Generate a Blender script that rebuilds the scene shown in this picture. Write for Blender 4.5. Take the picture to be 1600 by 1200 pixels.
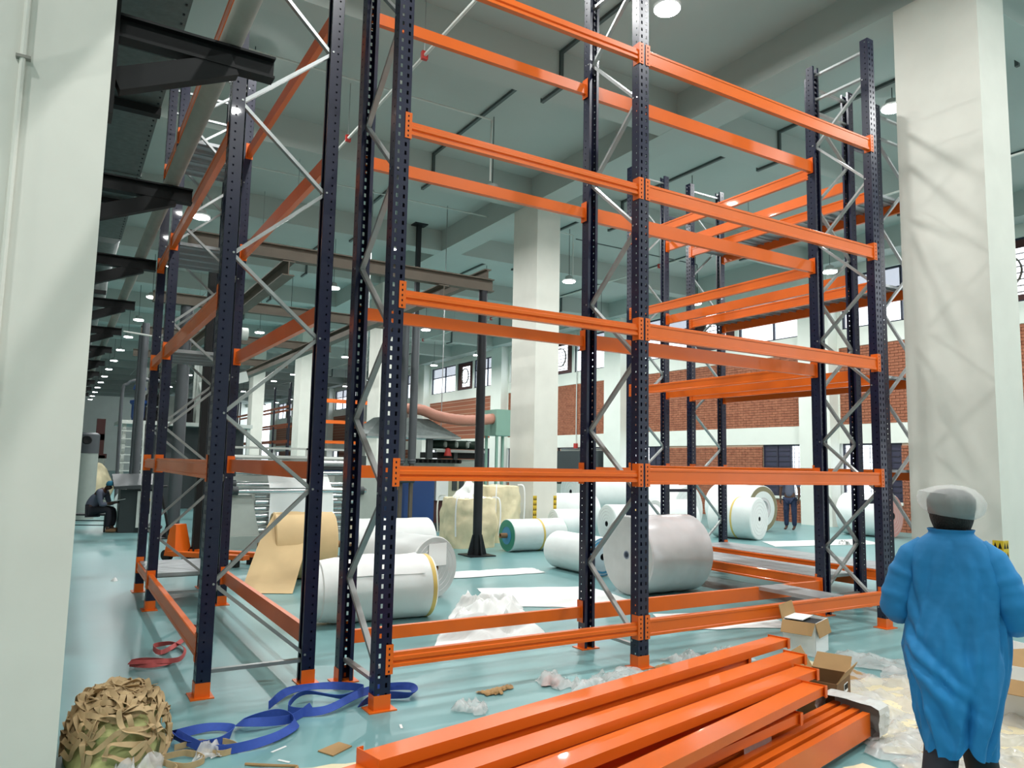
import bpy, bmesh, math, random
from mathutils import Vector, Matrix, noise
random.seed(7)
PI = math.pi
scene = bpy.context.scene
for o in list(bpy.data.objects): bpy.data.objects.remove(o)
col = scene.collection

# ------------------------------------------------------------ camera
CAM = (0.0, 0.0, 1.7); F_PX = 1166.27
pit, rol, yaw = math.radians(6.0802), math.radians(1.1404), math.radians(31.1395)
fw = Vector((math.sin(yaw), math.cos(yaw), 0)); rt = Vector((math.cos(yaw), -math.sin(yaw), 0)); up = Vector((0, 0, 1))
Fv = fw*math.cos(pit) + up*math.sin(pit); Uv = -fw*math.sin(pit) + up*math.cos(pit)
Rv = rt*math.cos(rol) + Uv*math.sin(rol); U2 = -rt*math.sin(rol) + Uv*math.cos(rol)
cam = bpy.data.objects.new('camera', bpy.data.cameras.new('camera')); col.objects.link(cam)
cam.matrix_world = Matrix(((Rv.x, U2.x, -Fv.x, CAM[0]), (Rv.y, U2.y, -Fv.y, CAM[1]), (Rv.z, U2.z, -Fv.z, CAM[2]), (0, 0, 0, 1)))
cam.data.sensor_width = 36; cam.data.lens = 36*F_PX/1600; cam.data.clip_end = 400; cam.data.clip_start = 0.05
scene.camera = cam
# ------------------------------------------------------------ world, exposure
w = bpy.data.worlds.new('overcast_sky'); scene.world = w; w.use_nodes = True
bg = w.node_tree.nodes['Background']; bg.inputs[0].default_value = (0.86, 0.93, 1.0, 1); bg.inputs[1].default_value = 3.0
scene.view_settings.view_transform = 'Standard'; scene.view_settings.look = 'None'
scene.view_settings.gamma = 1; scene.view_settings.use_curve_mapping = False
scene.view_settings.exposure = 0.13
LAMP_W = 135.0            # each high-bay lamp
LAMP_COL = (0.99, 1.0, 0.985)

# ------------------------------------------------------------ materials
def hexc(h):
    v = [int(h[i:i+2], 16)/255 for i in (0, 2, 4)]
    return tuple(((c/12.92) if c <= .04045 else ((c+.055)/1.055)**2.4) for c in v)
MATS = {}
def mat(name, c, rough=.5, metal=0., var=0., scale=6., bump=0., bscale=40., emit=0., spec=.5, c2=None, alpha=1., coat=0., detail=4., bdist=.02):
    if name in MATS: return MATS[name]
    if isinstance(c, str): c = hexc(c)
    m = bpy.data.materials.new(name); m.use_nodes = True; nt = m.node_tree; b = nt.nodes['Principled BSDF']
    b.inputs['Base Color'].default_value = (*c, 1); b.inputs['Roughness'].default_value = rough; b.inputs['Metallic'].default_value = metal
    b.inputs['Specular IOR Level'].default_value = spec; b.inputs['Coat Weight'].default_value = coat
    if emit: b.inputs['Emission Color'].default_value = (*c, 1); b.inputs['Emission Strength'].default_value = emit
    if var or bump:
        tc = nt.nodes.new('ShaderNodeTexCoord')
    if var:
        n = nt.nodes.new('ShaderNodeTexNoise'); n.inputs['Scale'].default_value = scale; n.inputs['Detail'].default_value = detail
        nt.links.new(tc.outputs['Object'], n.inputs['Vector'])
        r = nt.nodes.new('ShaderNodeMapRange'); r.inputs[1].default_value = .3; r.inputs[2].default_value = .7
        mx = nt.nodes.new('ShaderNodeMix'); mx.data_type = 'RGBA'
        d = c2 if c2 else tuple(x*(1-var) for x in c)
        if isinstance(d, str): d = hexc(d)
        mx.inputs[6].default_value = (*c, 1); mx.inputs[7].default_value = (*d, 1)
        nt.links.new(n.outputs[0], r.inputs[0]); nt.links.new(r.outputs[0], mx.inputs[0]); nt.links.new(mx.outputs[2], b.inputs['Base Color'])
    if bump:
        n2 = nt.nodes.new('ShaderNodeTexNoise'); n2.inputs['Scale'].default_value = bscale; n2.inputs['Detail'].default_value = 3
        nt.links.new(tc.outputs['Object'], n2.inputs['Vector'])
        bp = nt.nodes.new('ShaderNodeBump'); bp.inputs['Strength'].default_value = bump; bp.inputs['Distance'].default_value = bdist
        nt.links.new(n2.outputs[0], bp.inputs['Height']); nt.links.new(bp.outputs[0], b.inputs['Normal'])
    if alpha < 1:
        tr = nt.nodes.new('ShaderNodeBsdfTransparent'); ms = nt.nodes.new('ShaderNodeMixShader'); ms.inputs[0].default_value = alpha
        nt.links.new(tr.outputs[0], ms.inputs[1]); nt.links.new(b.outputs[0], ms.inputs[2])
        nt.links.new(ms.outputs[0], nt.nodes['Material Output'].inputs[0])
    MATS[name] = m
    return m
M_FLOOR = mat('epoxy_floor', '79a5a6', .34, var=1, c2='6f9a9c', scale=.7, bump=.03, bscale=5, spec=.4)
M_CEIL = mat('ceiling_paint', 'b0b8b3', .9, var=.06, scale=.6)
M_WALL = mat('wall_paint', 'e6e9e0', .75, var=.06, scale=1.2)
M_COLM = mat('column_paint', 'dddbd1', .75, var=.07, scale=2.2, bump=.05, bscale=8)
M_BRICK = mat('brick_clay', 'ab6c50', .85, var=1, c2='8a5039', scale=5.3, bump=.3, bscale=60)
M_MORTAR = mat('mortar', 'b9a08a', .9)
M_ORANGE = mat('orange_enamel', 'e4681a', .34, spec=.35, coat=.08, var=.08, scale=3)
M_NAVY = mat('navy_enamel', '0a1030', .32, coat=.1, var=.1, scale=4)
M_GALV = mat('galvanised_steel', 'a9acab', .38, .75, var=.15, scale=9)
M_DECK = mat('galvanised_deck', 'b2b6b8', .42, .6, var=.12, scale=7)
M_CHROME = mat('chrome', 'd2d5d6', .12, 1.)
M_STEEL = mat('dark_steel', '303236', .5, .5, var=.2, scale=5)
M_BLACK = mat('black_paint', '090a0b', .55, spec=.3)
M_PIPE = mat('grey_pipe_paint', '565a5e', .5, .2, var=.1)
M_LAG = mat('pipe_lagging', '918e85', .75, var=.15, scale=5, bump=.1)
M_DUCT = mat('galvanised_duct', '6f7876', .5, .55, var=.25, scale=14, bump=.1, bscale=30)
M_BROWN = mat('primer_beam', '6c6357', .6, .2, var=.2, scale=3)
M_PIPEW = mat('white_pipe', 'c9ccc6', .5)
M_RED = mat('red_plastic', 'b0302a', .5)
M_TRUNK = mat('trunking_grey', '4d5756', .5, .3)
M_LAMPB = mat('lamp_housing', 'b8bbb8', .4, .5)
M_LAMPE = mat('lamp_diffuser', (1, 1, 1), .5, emit=30)
M_FRAME = mat('window_frame_navy', '23273a', .5)
M_GRILLE = mat('window_grille', '3b3947', .5, .4)
M_GLASS = mat('window_glass', 'd9e0ea', .05, alpha=.16)
M_TINT = mat('tinted_glass', '8d90ad', .08, alpha=.55)
M_SHUT = mat('dark_shutter', '35344a', .45, var=.1)
M_ROLL = mat('white_woven_film', 'e9eeec', .42, var=.05, scale=5, bump=.05, bscale=14)
M_ROLLG = mat('greyish_film', 'dfdedf', .25, var=.08, scale=4, bump=.12, bscale=6, coat=.5)
M_SHEET = mat('white_sheet', 'eef1ef', .55, bump=.08, bscale=9)
M_CORE = mat('paper_core', '8a6a4c', .8)
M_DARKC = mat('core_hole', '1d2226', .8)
M_TAPE = mat('yellow_tape', 'dcc06a', .5)
M_TEAL = mat('teal_film', '2f8a74', .4)
M_BLUEF = mat('blue_film', '3e8fb8', .35)
M_RIMB = mat('brown_rim', '8c8468', .6)
M_PINK = mat('pink_film', 'd4a09a', .5)
M_KRAFT = mat('kraft_paper', 'd9bd8c', .7, var=.1, scale=3, bump=.12, bscale=5)
M_CARD = mat('cardboard', 'a98557', .8, var=.15, scale=5)
M_CARDD = mat('dark_cardboard', '7c5a36', .8, var=.2, scale=6)
M_CREAM = mat('cream_board', 'e3d6b2', .8, var=.12, scale=4)
M_BAG = mat('bulk_bag_fabric', 'e8dbb6', .8, var=.16, scale=4, bump=.4, bscale=9)
M_FILM = mat('clear_film', 'e2e2e0', .25, alpha=.45, bump=.1, bscale=25, coat=.4)
M_BLUES = mat('blue_webbing', '2f4fa8', .75, var=.12, scale=30)
M_REDS = mat('red_webbing', 'b5504f', .75, var=.12, scale=30)
M_TAN = mat('tan_webbing', 'c2a67c', .8, var=.25, scale=12)
M_SACK = mat('green_sack', 'b9bb7c', .8, var=.25, scale=7, bump=.2, bscale=20)
M_GOWN = mat('blue_gown', '2186c4', .75, var=.28, scale=3.5, bump=.4, bscale=4.5, bdist=.06)
M_CAP = mat('hair_net', 'f4f4f2', .6, alpha=.30, bump=.25, bscale=30)
M_HAIR = mat('black_hair', '0d0b0a', .7, bump=.4, bscale=120)
M_SKIN = mat('dark_skin', '4a2f22', .5)
M_TROU = mat('dark_trousers', '1a1b24', .8)
M_SHIRT = mat('grey_shirt', '5d6274', .85)
M_CAPB = mat('blue_cap', '1f6a86', .8)
M_MGREY = mat('machine_grey_green', '9aa39c', .5, var=.08)
M_MDARK = mat('machine_dark', '3a4042', .5, .2)
M_MLIGHT = mat('machine_light', 'c3c8c2', .5)
M_MCREAM = mat('machine_cream', 'b9b79f', .55)
M_MBLUE = mat('machine_blue', '21437c', .5)
M_GREENR = mat('dark_green_roller', '26362e', .35)
M_BLOWER = mat('blower_green', '7fa596', .5)
M_HOSE = mat('pink_hose', 'b98270', .6, bump=.3, bscale=30)
M_GOLD = mat('golden_hose', 'a9752c', .5)
M_YELLOW = mat('yellow_paint', 'd8b52a', .5)
M_WHITE = mat('white_paper', 'f0f0ee', .6)
M_RUBBER = mat('black_rubber', '161616', .7)
M_MAROON = mat('maroon_paint', '4a2422', .6)
M_FAN = mat('fan_grey', '4e5256', .5, .4)

# ------------------------------------------------------------ mesh helpers
class MB:
    def __init__(s): s.v = []; s.f = []
    def quad(s, a, b, c, d):
        i = len(s.v); s.v += [tuple(a), tuple(b), tuple(c), tuple(d)]; s.f.append((i, i+1, i+2, i+3)); return s
    def box(s, x0, x1, y0, y1, z0, z1):
        i = len(s.v)
        s.v += [(x0,y0,z0),(x1,y0,z0),(x1,y1,z0),(x0,y1,z0),(x0,y0,z1),(x1,y0,z1),(x1,y1,z1),(x0,y1,z1)]
        s.f += [tuple(i+k for k in q) for q in ((0,3,2,1),(4,5,6,7),(0,1,5,4),(1,2,6,5),(2,3,7,6),(3,0,4,7))]; return s
    def hexa(s, p):      # 8 points, bottom 4 then top 4
        i = len(s.v); s.v += [tuple(q) for q in p]
        s.f += [tuple(i+k for k in q) for q in ((0,3,2,1),(4,5,6,7),(0,1,5,4),(1,2,6,5),(2,3,7,6),(3,0,4,7))]; return s
    def prism(s, prof, a, b, axis='x'):   # profile polygon of 2D points extruded from a to b
        n = len(prof); i = len(s.v)
        for t in (a, b):
            for (p, q) in prof:
                s.v.append({'x': (t, p, q), 'y': (p, t, q), 'z': (p, q, t)}[axis])
        for k in range(n): s.f.append((i+k, i+(k+1) % n, i+n+(k+1) % n, i+n+k))
        s.f.append(tuple(i+k for k in range(n))[::-1]); s.f.append(tuple(i+n+k for k in range(n))); return s
    def bar(s, a, b, w, h, upv=(0, 0, 1)):      # rectangular bar between two points
        a, b = Vector(a), Vector(b); d = (b-a).normalized(); u = Vector(upv)
        if abs(d.dot(u)) > .99: u = Vector((0, 1, 0))
        r = d.cross(u).normalized(); u = r.cross(d)
        P = []
        for c in (a, b):
            for (i, j) in ((-1,-1),(1,-1),(1,1),(-1,1)): P.append(c + r*(i*w/2) + u*(j*h/2))
        i = len(s.v); s.v += [tuple(p) for p in P]
        s.f += [tuple(i+k for k in q) for q in ((0,1,2,3),(7,6,5,4),(0,4,5,1),(1,5,6,2),(2,6,7,3),(3,7,4,0))]; return s
    def tube(s, pts, r, n=12, cap=True):
        pts = [Vector(p) for p in pts]; rs = r if isinstance(r, (list, tuple)) else [r]*len(pts)
        i0 = len(s.v); prev = None
        for k, p in enumerate(pts):
            d = (pts[min(k+1, len(pts)-1)] - pts[max(k-1, 0)]).normalized()
            if prev is None:
                u = Vector((0, 0, 1)) if abs(d.z) < .95 else Vector((1, 0, 0))
                a = d.cross(u).normalized()
            else: a = (prev - d*prev.dot(d)).normalized()
            b = d.cross(a); prev = a
            for j in range(n):
                t = 2*PI*j/n; s.v.append(tuple(p + a*(rs[k]*math.cos(t)) + b*(rs[k]*math.sin(t))))
        for k in range(len(pts)-1):
            for j in range(n):
                s.f.append((i0+k*n+j, i0+k*n+(j+1) % n, i0+(k+1)*n+(j+1) % n, i0+(k+1)*n+j))
        if cap:
            s.f.append(tuple(i0+j for j in range(n))[::-1]); s.f.append(tuple(i0+(len(pts)-1)*n+j for j in range(n)))
        return s
    def lathe(s, prof, n=40, axis='z', c=(0, 0, 0), wob=0., seed=0):     # prof: (t, r)
        i0 = len(s.v)
        for k, (t, r) in enumerate(prof):
            for j in range(n):
                a = 2*PI*j/n; rr = r
                if wob: rr = r*(1 + wob*noise.noise(Vector((math.cos(a)*1.5+seed, math.sin(a)*1.5, t*2.5))))
                x, y = rr*math.cos(a), rr*math.sin(a)
                s.v.append({'z': (c[0]+x, c[1]+y, c[2]+t), 'x': (c[0]+t, c[1]+x, c[2]+y), 'y': (c[0]+y, c[1]+t, c[2]+x)}[axis])
        for k in range(len(prof)-1):
            for j in range(n): s.f.append((i0+k*n+j, i0+k*n+(j+1) % n, i0+(k+1)*n+(j+1) % n, i0+(k+1)*n+j))
        return s
    def mesh(s, name, m=None, smooth=False, solid=0.):
        me = bpy.data.meshes.new(name); me.from_pydata(s.v, [], s.f)
        bm = bmesh.new(); bm.from_mesh(me)
        if solid:
            bmesh.ops.remove_doubles(bm, verts=bm.verts, dist=1e-5)
            bmesh.ops.recalc_face_normals(bm, faces=bm.faces)
            bm.normal_update(); fs = bm.faces[:]; be = [e_ for e_ in bm.edges if len(e_.link_faces) == 1]
            nv = {v: bm.verts.new(v.co - v.normal*solid) for v in bm.verts[:]}
            for f_ in fs: bm.faces.new([nv[v] for v in reversed(f_.verts)])
            for e_ in be:
                a_, b_ = e_.verts; bm.faces.new((b_, a_, nv[a_], nv[b_]))
        bmesh.ops.recalc_face_normals(bm, faces=bm.faces)
        bm.to_mesh(me); bm.free()
        if m: me.materials.append(m)
        if smooth:
            me.shade_smooth()
            try: me.set_sharp_from_angle(angle=math.radians(40))
            except Exception: pass
        return me
    def build(s, name, m, parent=None, smooth=False, solid=0., loc=None, rz=0.):
        return link(name, s.mesh(name, m, smooth, solid), parent, loc, rz)
def link(name, me, parent=None, loc=None, rz=0.):
    o = bpy.data.objects.new(name, me); col.objects.link(o)
    if parent: o.parent = parent
    if loc is not None: o.location = loc
    if rz: o.rotation_euler[2] = rz
    return o
def empty(name, loc=(0, 0, 0), rz=0.):
    o = bpy.data.objects.new(name, None); col.objects.link(o); o.location = loc; o.rotation_euler[2] = rz; o.empty_display_size = .1
    return o
def tag(o, label=None, cat=None, group=None, kind=None):
    if label: o['label'] = label
    if cat: o['category'] = cat
    if group: o['group'] = group
    if kind: o['kind'] = kind
    return o
def thing(name, label, cat, loc=(0, 0, 0), rz=0., group=None): return tag(empty(name, loc, rz), label, cat, group)
def struct(name, mb, m, label=None, **k): 
    o = mb.build(name, m, **k); o['kind'] = 'structure'
    if label: o['label'] = label
    return o
ORD = ['first','second','third','fourth','fifth','sixth','seventh','eighth','ninth','tenth','eleventh','twelfth','thirteenth','fourteenth','fifteenth','sixteenth','seventeenth','eighteenth','nineteenth','twentieth','twenty-first','twenty-second']
def perf(mb, x0, x1, z0, z1, cols, pitch, hh, fx, off=0.):
    """perforated plate in the local (s, z) plane; cols = [(centre, half width)], fx maps (s, z) to a point"""
    xs = [x0]
    for c, hw in cols: xs += [c-hw, c+hw]
    xs.append(x1)
    zs = []; z = z0 + pitch/2 + off; zs.append((z0, z-hh, False))
    while z + pitch/2 < z1:
        zs.append((z-hh, z+hh, True)); zs.append((z+hh, min(z+pitch-hh, z1), False)); z += pitch
    zs[-1] = (zs[-1][0], z1, False)
    for (a, b, hole) in zs:
        if not hole or len(cols) == 0:
            for i in range(len(xs)-1): mb.quad(fx(xs[i], a), fx(xs[i+1], a), fx(xs[i+1], b), fx(xs[i], b))
        else:
            for i in range(0, len(xs)-1, 2): mb.quad(fx(xs[i], a), fx(xs[i+1], a), fx(xs[i+1], b), fx(xs[i], b))
def catmull(P, n=8):
    P = [Vector(p) for p in P]; out = []
    for i in range(len(P)-1):
        p0, p1, p2, p3 = P[max(i-1, 0)], P[i], P[i+1], P[min(i+2, len(P)-1)]
        for k in range(n):
            t = k/n; out.append(.5*((2*p1)+(-p0+p2)*t+(2*p0-5*p1+4*p2-p3)*t*t+(-p0+3*p1-3*p2+p3)*t**3))
    out.append(P[-1]); return out

# ============================================================ THE HALL
XW = 20.4; YF = 96.0; YB = -9.5; XL = -11.0; ZC = 8.55; ZB = 7.93
struct('floor', MB().box(XL-.3, XW+.6, YB-.3, YF+.3, -.2, 0), M_FLOOR, 'glossy teal epoxy factory floor')
struct('ceiling', MB().box(XL-.3, XW+.6, YB-.3, YF+.3, ZC, ZC+.25), M_CEIL, 'pale grey painted concrete ceiling slab')
struct('wall_left', MB().box(XL-.25, XL, YB-.3, YF+.3, 0, ZC), M_WALL, 'plain white wall on the left')
struct('wall_back', MB().box(XL, XW+.25, YB-.25, YB, 0, ZC), M_WALL, 'plain white wall behind the viewer')
struct('wall_far', MB().box(XL, XW+.25, YF, YF+.25, 0, ZC), M_WALL, 'plain white wall at the far end of the hall')
me = MB().box(XL, XW, -.25, .25, ZB, ZC).mesh('ceiling_beam', M_CEIL)
for n in range(-2, 18): tag(link('ceiling_beam', me, loc=(0, 5.03+4.95*n, 0)), 'painted concrete cross beam under the ceiling slab', kind='structure')
me = MB().box(-.325, .325, YB, YF, ZB-.004, ZC).mesh('ceiling_beam_long', M_CEIL)
for x in (-10.2, -.22, 9.645, 19.9): tag(link('ceiling_beam', me, loc=(x, 0, 0)), 'painted concrete beam running down the hall over the columns', kind='structure')
# columns
cme = MB().box(0, .65, 0, 1.07, 0, ZB).mesh('column', M_COLM)
def column(x, y):
    return tag(link('column', cme, loc=(x, y, 0)), 'white painted rectangular concrete column', kind='structure')
COLS = {}
for n in range(-1, 9):
    for x in (-.545, 9.32): COLS[(x, n)] = column(x, 4.5+9.9*n)
def sticker(c, x, z0, z1, wd, face):
    n = max(3, int((z1-z0)/.1)); e = .004
    def pt(s, z, o): return (x+s, -e-o, z) if face == 'y' else (-e-o, x+s, z)
    b = MB()
    p = [pt(0, z0, 0), pt(wd, z0, 0), pt(wd, z1, 0), pt(0, z1, 0)]
    q = [pt(0, z0, -.006), pt(wd, z0, -.006), pt(wd, z1, -.006), pt(0, z1, -.006)]
    b.hexa([p[0], p[1], q[1], q[0], p[3], p[2], q[2], q[3]])
    o = b.build('warning_sticker', M_YELLOW, c); o['label'] = 'yellow hazard strip with black triangles'
    t = MB(); h = (z1-z0)/n
    for k in range(n):
        for j in range(2):
            s0 = wd*(.08+.46*j); s1 = s0+wd*.38; za = z0+h*(k+.15); zb = za+h*.7
            i = len(t.v); t.v += [pt(s0, za, .002), pt(s1, za, .002), pt((s0+s1)/2, zb, .002)]; t.f.append((i, i+1, i+2))
    t.build('triangle_print', M_BLACK, o)
c = COLS[(9.32, 1)]
sticker(c, .0, .40, .98, .1, 'y'); sticker(c, .56, .40, .98, .085, 'y')
c = COLS[(9.32, 0)]
sticker(c, .0, .40, .93, .12, 'y'); sticker(c, .0, .40, .93, .11, 'x')
c = COLS[(-.545, 0)]
MB().tube([(.245, -.02, 0), (.245, -.02, ZB)], .014, 8).build('conduit', M_COLM, c, smooth=True)
for z in (1.6, 3.74): MB().box(.215, .28, -.036, 0, z, z+.016).build('conduit_clamp', M_LAG, c)

# ---- right wall with pilasters, brick panels and windows
wallb = MB(); PIL = [4.55+9.9*n for n in range(-1, 9)]; TH = .25
bricks = []; mort = MB(); WIN = []
def wbox(y0, y1, z0, z1): wallb.box(XW, XW+TH, y0, y1, z0, z1)
BR_L, BR_H, GAP = .235, .075, .012
def brick_panel(y0, y1, z0, z1, near):
    mort.box(XW+.035, XW+TH, y0, y1, z0, z1)
    if not near: return
    z = z0; r = 0
    while z + BR_H <= z1+.01:
        y = y0 - (BR_L*.5 if r % 2 else 0)
        while y < y1:
            a, b = max(y, y0), min(y+BR_L, y1)
            if b-a > .05: bricks.append((a, b, z, min(z+BR_H, z1)))
            y += BR_L+GAP
        z += BR_H+GAP; r += 1
for i, p in enumerate(PIL):
    struct('column', MB().box(XW-.45, XW+.02, p-.1, p+1.0, 0, ZB), M_WALL, 'white pilaster standing against the brick wall')
    wbox(p-.1, p+1.0, 0, ZC)
    if i+1 >= len(PIL): break
    a, b = p+1.0, PIL[i+1]-.1
    near = 12 < b and a < 34
    wa, wb = a+.05, b-.05
    if abs(a-25.35) < .3:      # service opening with a dark machine behind it
        low = [(wa, wa+4.1, .82, 2.5, 'open'), (wb-1.9, wb, .82, 2.5, 'shut')]
    else:
        low = [(wa, wa+1.8, .82, 2.5, 'shut'), (wb-1.9, wb, .82, 2.5, 'shut2')]
    # lower brick zone
    y = a
    for (u, v, z0, z1, k) in low:
        if u-y > .06: brick_panel(y, u, 0, 2.5, near)
        brick_panel(u, v, 0, z0-.08, near)
        wallb.box(XW-.05, XW+TH, u-.02, v+.02, z0-.08, z0)
        WIN.append((u, v, z0, z1, k, i)); y = v
    if b-y > .06: brick_panel(y, b, 0, 2.5, near)
    wbox(a, b, 2.5, 3.08)
    wbox(a, a+.05, 3.08, 5.44); wbox(b-.05, b, 3.08, 5.44)
    brick_panel(a+.05, b-.05, 3.08, 5.44, near)
    wbox(a, b, 5.44, 6.0); wbox(a, b, 7.65, ZC)
    up = [(a+.15, a+2.85, 6.0, 7.65, 'up'), (a+3.0, a+5.0, 6.0, 7.65, 'fan'), (a+5.2, b-.15, 6.0, 7.65, 'up')]
    y = a
    for q in up:
        wbox(y, q[0], 6.0, 7.65); WIN.append((*q, i)); y = q[1]
    wbox(y, b, 6.0, 7.65)
wr = struct('wall_right', wallb, M_WALL, 'white rendered wall with brick panels and windows')
mo = mort.build('brick_mortar', M_MORTAR, wr)
def vis(bk):     # nearness and being in the parts of the wall the racks leave open
    yc = (bk[0]+bk[1])/2
    return yc if yc > 11.9 else 99
near = sorted(bricks, key=lambda k: (vis(k), -k[2]))
sel = [k for k in near if (12.0 < k[0] < 13.6 and k[2] > 2.9 and k[2] < 5.5) or (12.0 < k[0] < 12.6) or (15.5 < k[0] < 19.8 and .9 < k[2])][:300]
ss = set(sel); meshes = {}
for k in sel:
    L = round(k[1]-k[0], 3)
    if L not in meshes: meshes[L] = MB().box(0, .045, 0, L, 0, BR_H).mesh('brick', M_BRICK)
    link('brick', meshes[L], wr, (XW-.004-.004*random.random(), k[0], k[2]))
rb = MB()
for k in bricks:
    if k not in ss: rb.box(XW, XW+.045, k[0], k[1], k[2], k[3])
tag(rb.build('brick_courses', M_BRICK, wr), 'red brick courses further along the wall', kind='stuff')
far = MB()
for i, p in enumerate(PIL[:-1]):       # brick faces too far away to tell the bricks apart
    a, b = p+1.0, PIL[i+1]-.1
    if not (12 < b and a < 34):
        far.box(XW+.01, XW+.05, a+.05, b-.05, 3.08, 5.44); far.box(XW+.01, XW+.05, a+1.9, b-1.95, 0, 2.5)
nb = mat('brick_far', '9c5f44', .85)
nt = nb.node_tree; bt = nt.nodes.new('ShaderNodeTexBrick'); tc = nt.nodes.new('ShaderNodeTexCoord'); mp = nt.nodes.new('ShaderNodeMapping')
mp.inputs['Rotation'].default_value = (PI/2, 0, PI/2)
nt.links.new(tc.outputs['Object'], mp.inputs[0]); nt.links.new(mp.outputs[0], bt.inputs[0])
bt.inputs['Color1'].default_value = (*hexc('9c5f44'), 1); bt.inputs['Color2'].default_value = (*hexc('7e4733'), 1); bt.inputs['Mortar'].default_value = (*hexc('b9a08a'), 1)
bt.inputs['Scale'].default_value = 1; bt.inputs['Brick Width'].default_value = .247; bt.inputs['Row Height'].default_value = .087; bt.inputs['Mortar Size'].default_value = .012
nt.links.new(bt.outputs[0], nb.node_tree.nodes['Principled BSDF'].inputs['Base Color'])
far.build('brick_panel', nb, wr)
# windows
wn = 0
for (y0, y1, z0, z1, k, bay) in WIN:
    if PIL[bay]+9.9 < 11 : continue
    wn += 1
    o = tag(empty(f'window_{wn}', (XW, y0, z0)), None, kind='structure')
    W, H = y1-y0, z1-z0; t = .05
    fr = MB().box(.08, .16, 0, t, 0, H).box(.08, .16, W-t, W, 0, H).box(.08, .16, t, W-t, 0, t).box(.08, .16, t, W-t, H-t, H)
    if k == 'up':
        o['label'] = 'high clerestory window with dark frame and bright panes'
        m = W*.45; zz = H*.62
        fr.box(.08, .16, m-t/2, m+t/2, t, H-t)
        fr.box(.08, .16, t, W-t, zz-t/2, zz+t/2)
        for (a, b) in ((t, m-t/2), (m+t/2, W-t)):
            MB().box(.115, .123, a, b, t, zz-t/2).build('pane', M_GLASS, o)
            MB().box(.115, .123, a, b, zz+t/2, H-t).build('pane', M_TINT, o)
    elif k == 'fan':
        o['label'] = 'brown louvred panel with an exhaust fan set in the window row'
        MB().box(.1, .14, t, W*.25, t, H-t).box(.1, .14, W*.75, W-t, t, H-t).box(.1, .14, W*.25, W*.75, t, H*.12).box(.1, .14, W*.25, W*.75, H*.85, H-t).build('panel', M_MAROON, o)
        for q in range(7):
            z = H*.14+q*H*.1; MB().hexa([(.05,W*.25,z),(.05,W*.75,z),(.15,W*.75,z+.05),(.15,W*.25,z+.05),(.05,W*.25,z+.012),(.05,W*.75,z+.012),(.15,W*.75,z+.062),(.15,W*.25,z+.062)]).build('slat', M_BROWN, o)
        f = MB().lathe([(.0, .46), (.06, .46), (.06, .43), (.0, .43), (.0, .46)], 24, 'x', (0, W*.5, H*.5)).build('fan_ring', M_BROWN, o, smooth=True)
    elif k in ('shut', 'shut2'):
        o['label'] = 'low window with a dark shutter leaf and barred bright pane'
        s0, s1 = (W*.4, W-t) if k == 'shut' else (t, W*.38)
        g0, g1 = (t, W*.4) if k == 'shut' else (W*.38, W-t)
        fr.box(.08, .16, s0-t/2 if k == 'shut' else s1-t/2, (s0+t/2) if k == 'shut' else s1+t/2, t, H-t)
        sh = MB().box(.09, .13, s0, s1, t, H-t).build('shutter', M_SHUT, o)
        rr = MB()
        for q in range(9): rr.box(.07, .09, s0+.05, s1-.05, .1+q*.17, .1+q*.17+.02)
        rr.box(.065, .09, (s0+s1)/2-.03, (s0+s1)/2+.03, t, H-t); rr.build('shutter_rail', M_GRILLE, sh)
        MB().box(.13, .138, g0, g1, t, H-t).build('pane', M_GLASS, o)
        gr = MB()
        for q in range(1, 12): gr.box(.06, .072, g0, g1, H*q/12-.006, H*q/12+.006)
        for q in range(1, 4): gr.box(.06, .072, g0+(g1-g0)*q/4-.006, g0+(g1-g0)*q/4+.006, t, H-t)
        gr.build('grille', M_GRILLE, o)
    else:
        o['label'] = 'wide service opening in the wall below the brick panel'
        MB().box(.2, .24, t, W-t, t, H-t).build('back_panel', M_MLIGHT, o)
    fr.build('window_frame', M_FRAME, o)
# wall conduits with a red call point
t = thing('wall_conduit', 'thin pale conduit with red call point on the wall beside the service opening', 'conduit', (XW-.04, 27.9, 0))
MB().tube([(0, 0, 2.65), (0, 0, 7.9)], .025, 8).build('pipe', M_PIPEW, t); MB().box(-.08, .03, -.09, .09, 2.45, 2.68).build('call_point', M_RED, t)
t = thing('wall_conduit', 'thin pale vertical conduit on the brick wall between the low windows', 'conduit', (XW-.04, 20.5, 0))
MB().tube([(0, 0, .9), (0, 0, 7.9)], .025, 8).build('pipe', M_PIPEW, t)
t = thing('wall_conduit', 'thin pale vertical conduit on the brick wall behind the dark gantry post', 'conduit', (XW-.04, 37.6, 0))
MB().tube([(0, 0, 2.5), (0, 0, 7.9)], .03, 8).build('pipe', M_PIPEW, t)

# ============================================================ CEILING SERVICES AND LAMPS
lamp_h = MB().lathe([(0, .0), (.0, .17), (.05, .2), (.09, .12), (.16, .11), (.19, .05), (.19, 0)], 24).mesh('housing', M_LAMPB, True)
lamp_d = MB().lathe([(-.012, 0), (-.012, .17), (.004, .185)], 24).mesh('diffuser', M_LAMPE)
def lamp(x, y, z, label, group):
    t = thing('high_bay_lamp', label, 'lamp', (x, y, z), group=group)
    link('housing', lamp_h, t); link('diffuser', lamp_d, t)
    MB().tube([(0, 0, .19), (0, 0, ZC-z)], .008, 6).build('suspension_rod', M_STEEL, t)
    if y > 46: return
    L = bpy.data.lights.new('lamp_light', 'AREA'); L.shape = 'DISK'; L.size = .24; L.energy = LAMP_W; L.color = LAMP_COL
    o = bpy.data.objects.new('lamp_light', L); col.objects.link(o); o.parent = t; o.location = (0, 0, -.02)
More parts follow.
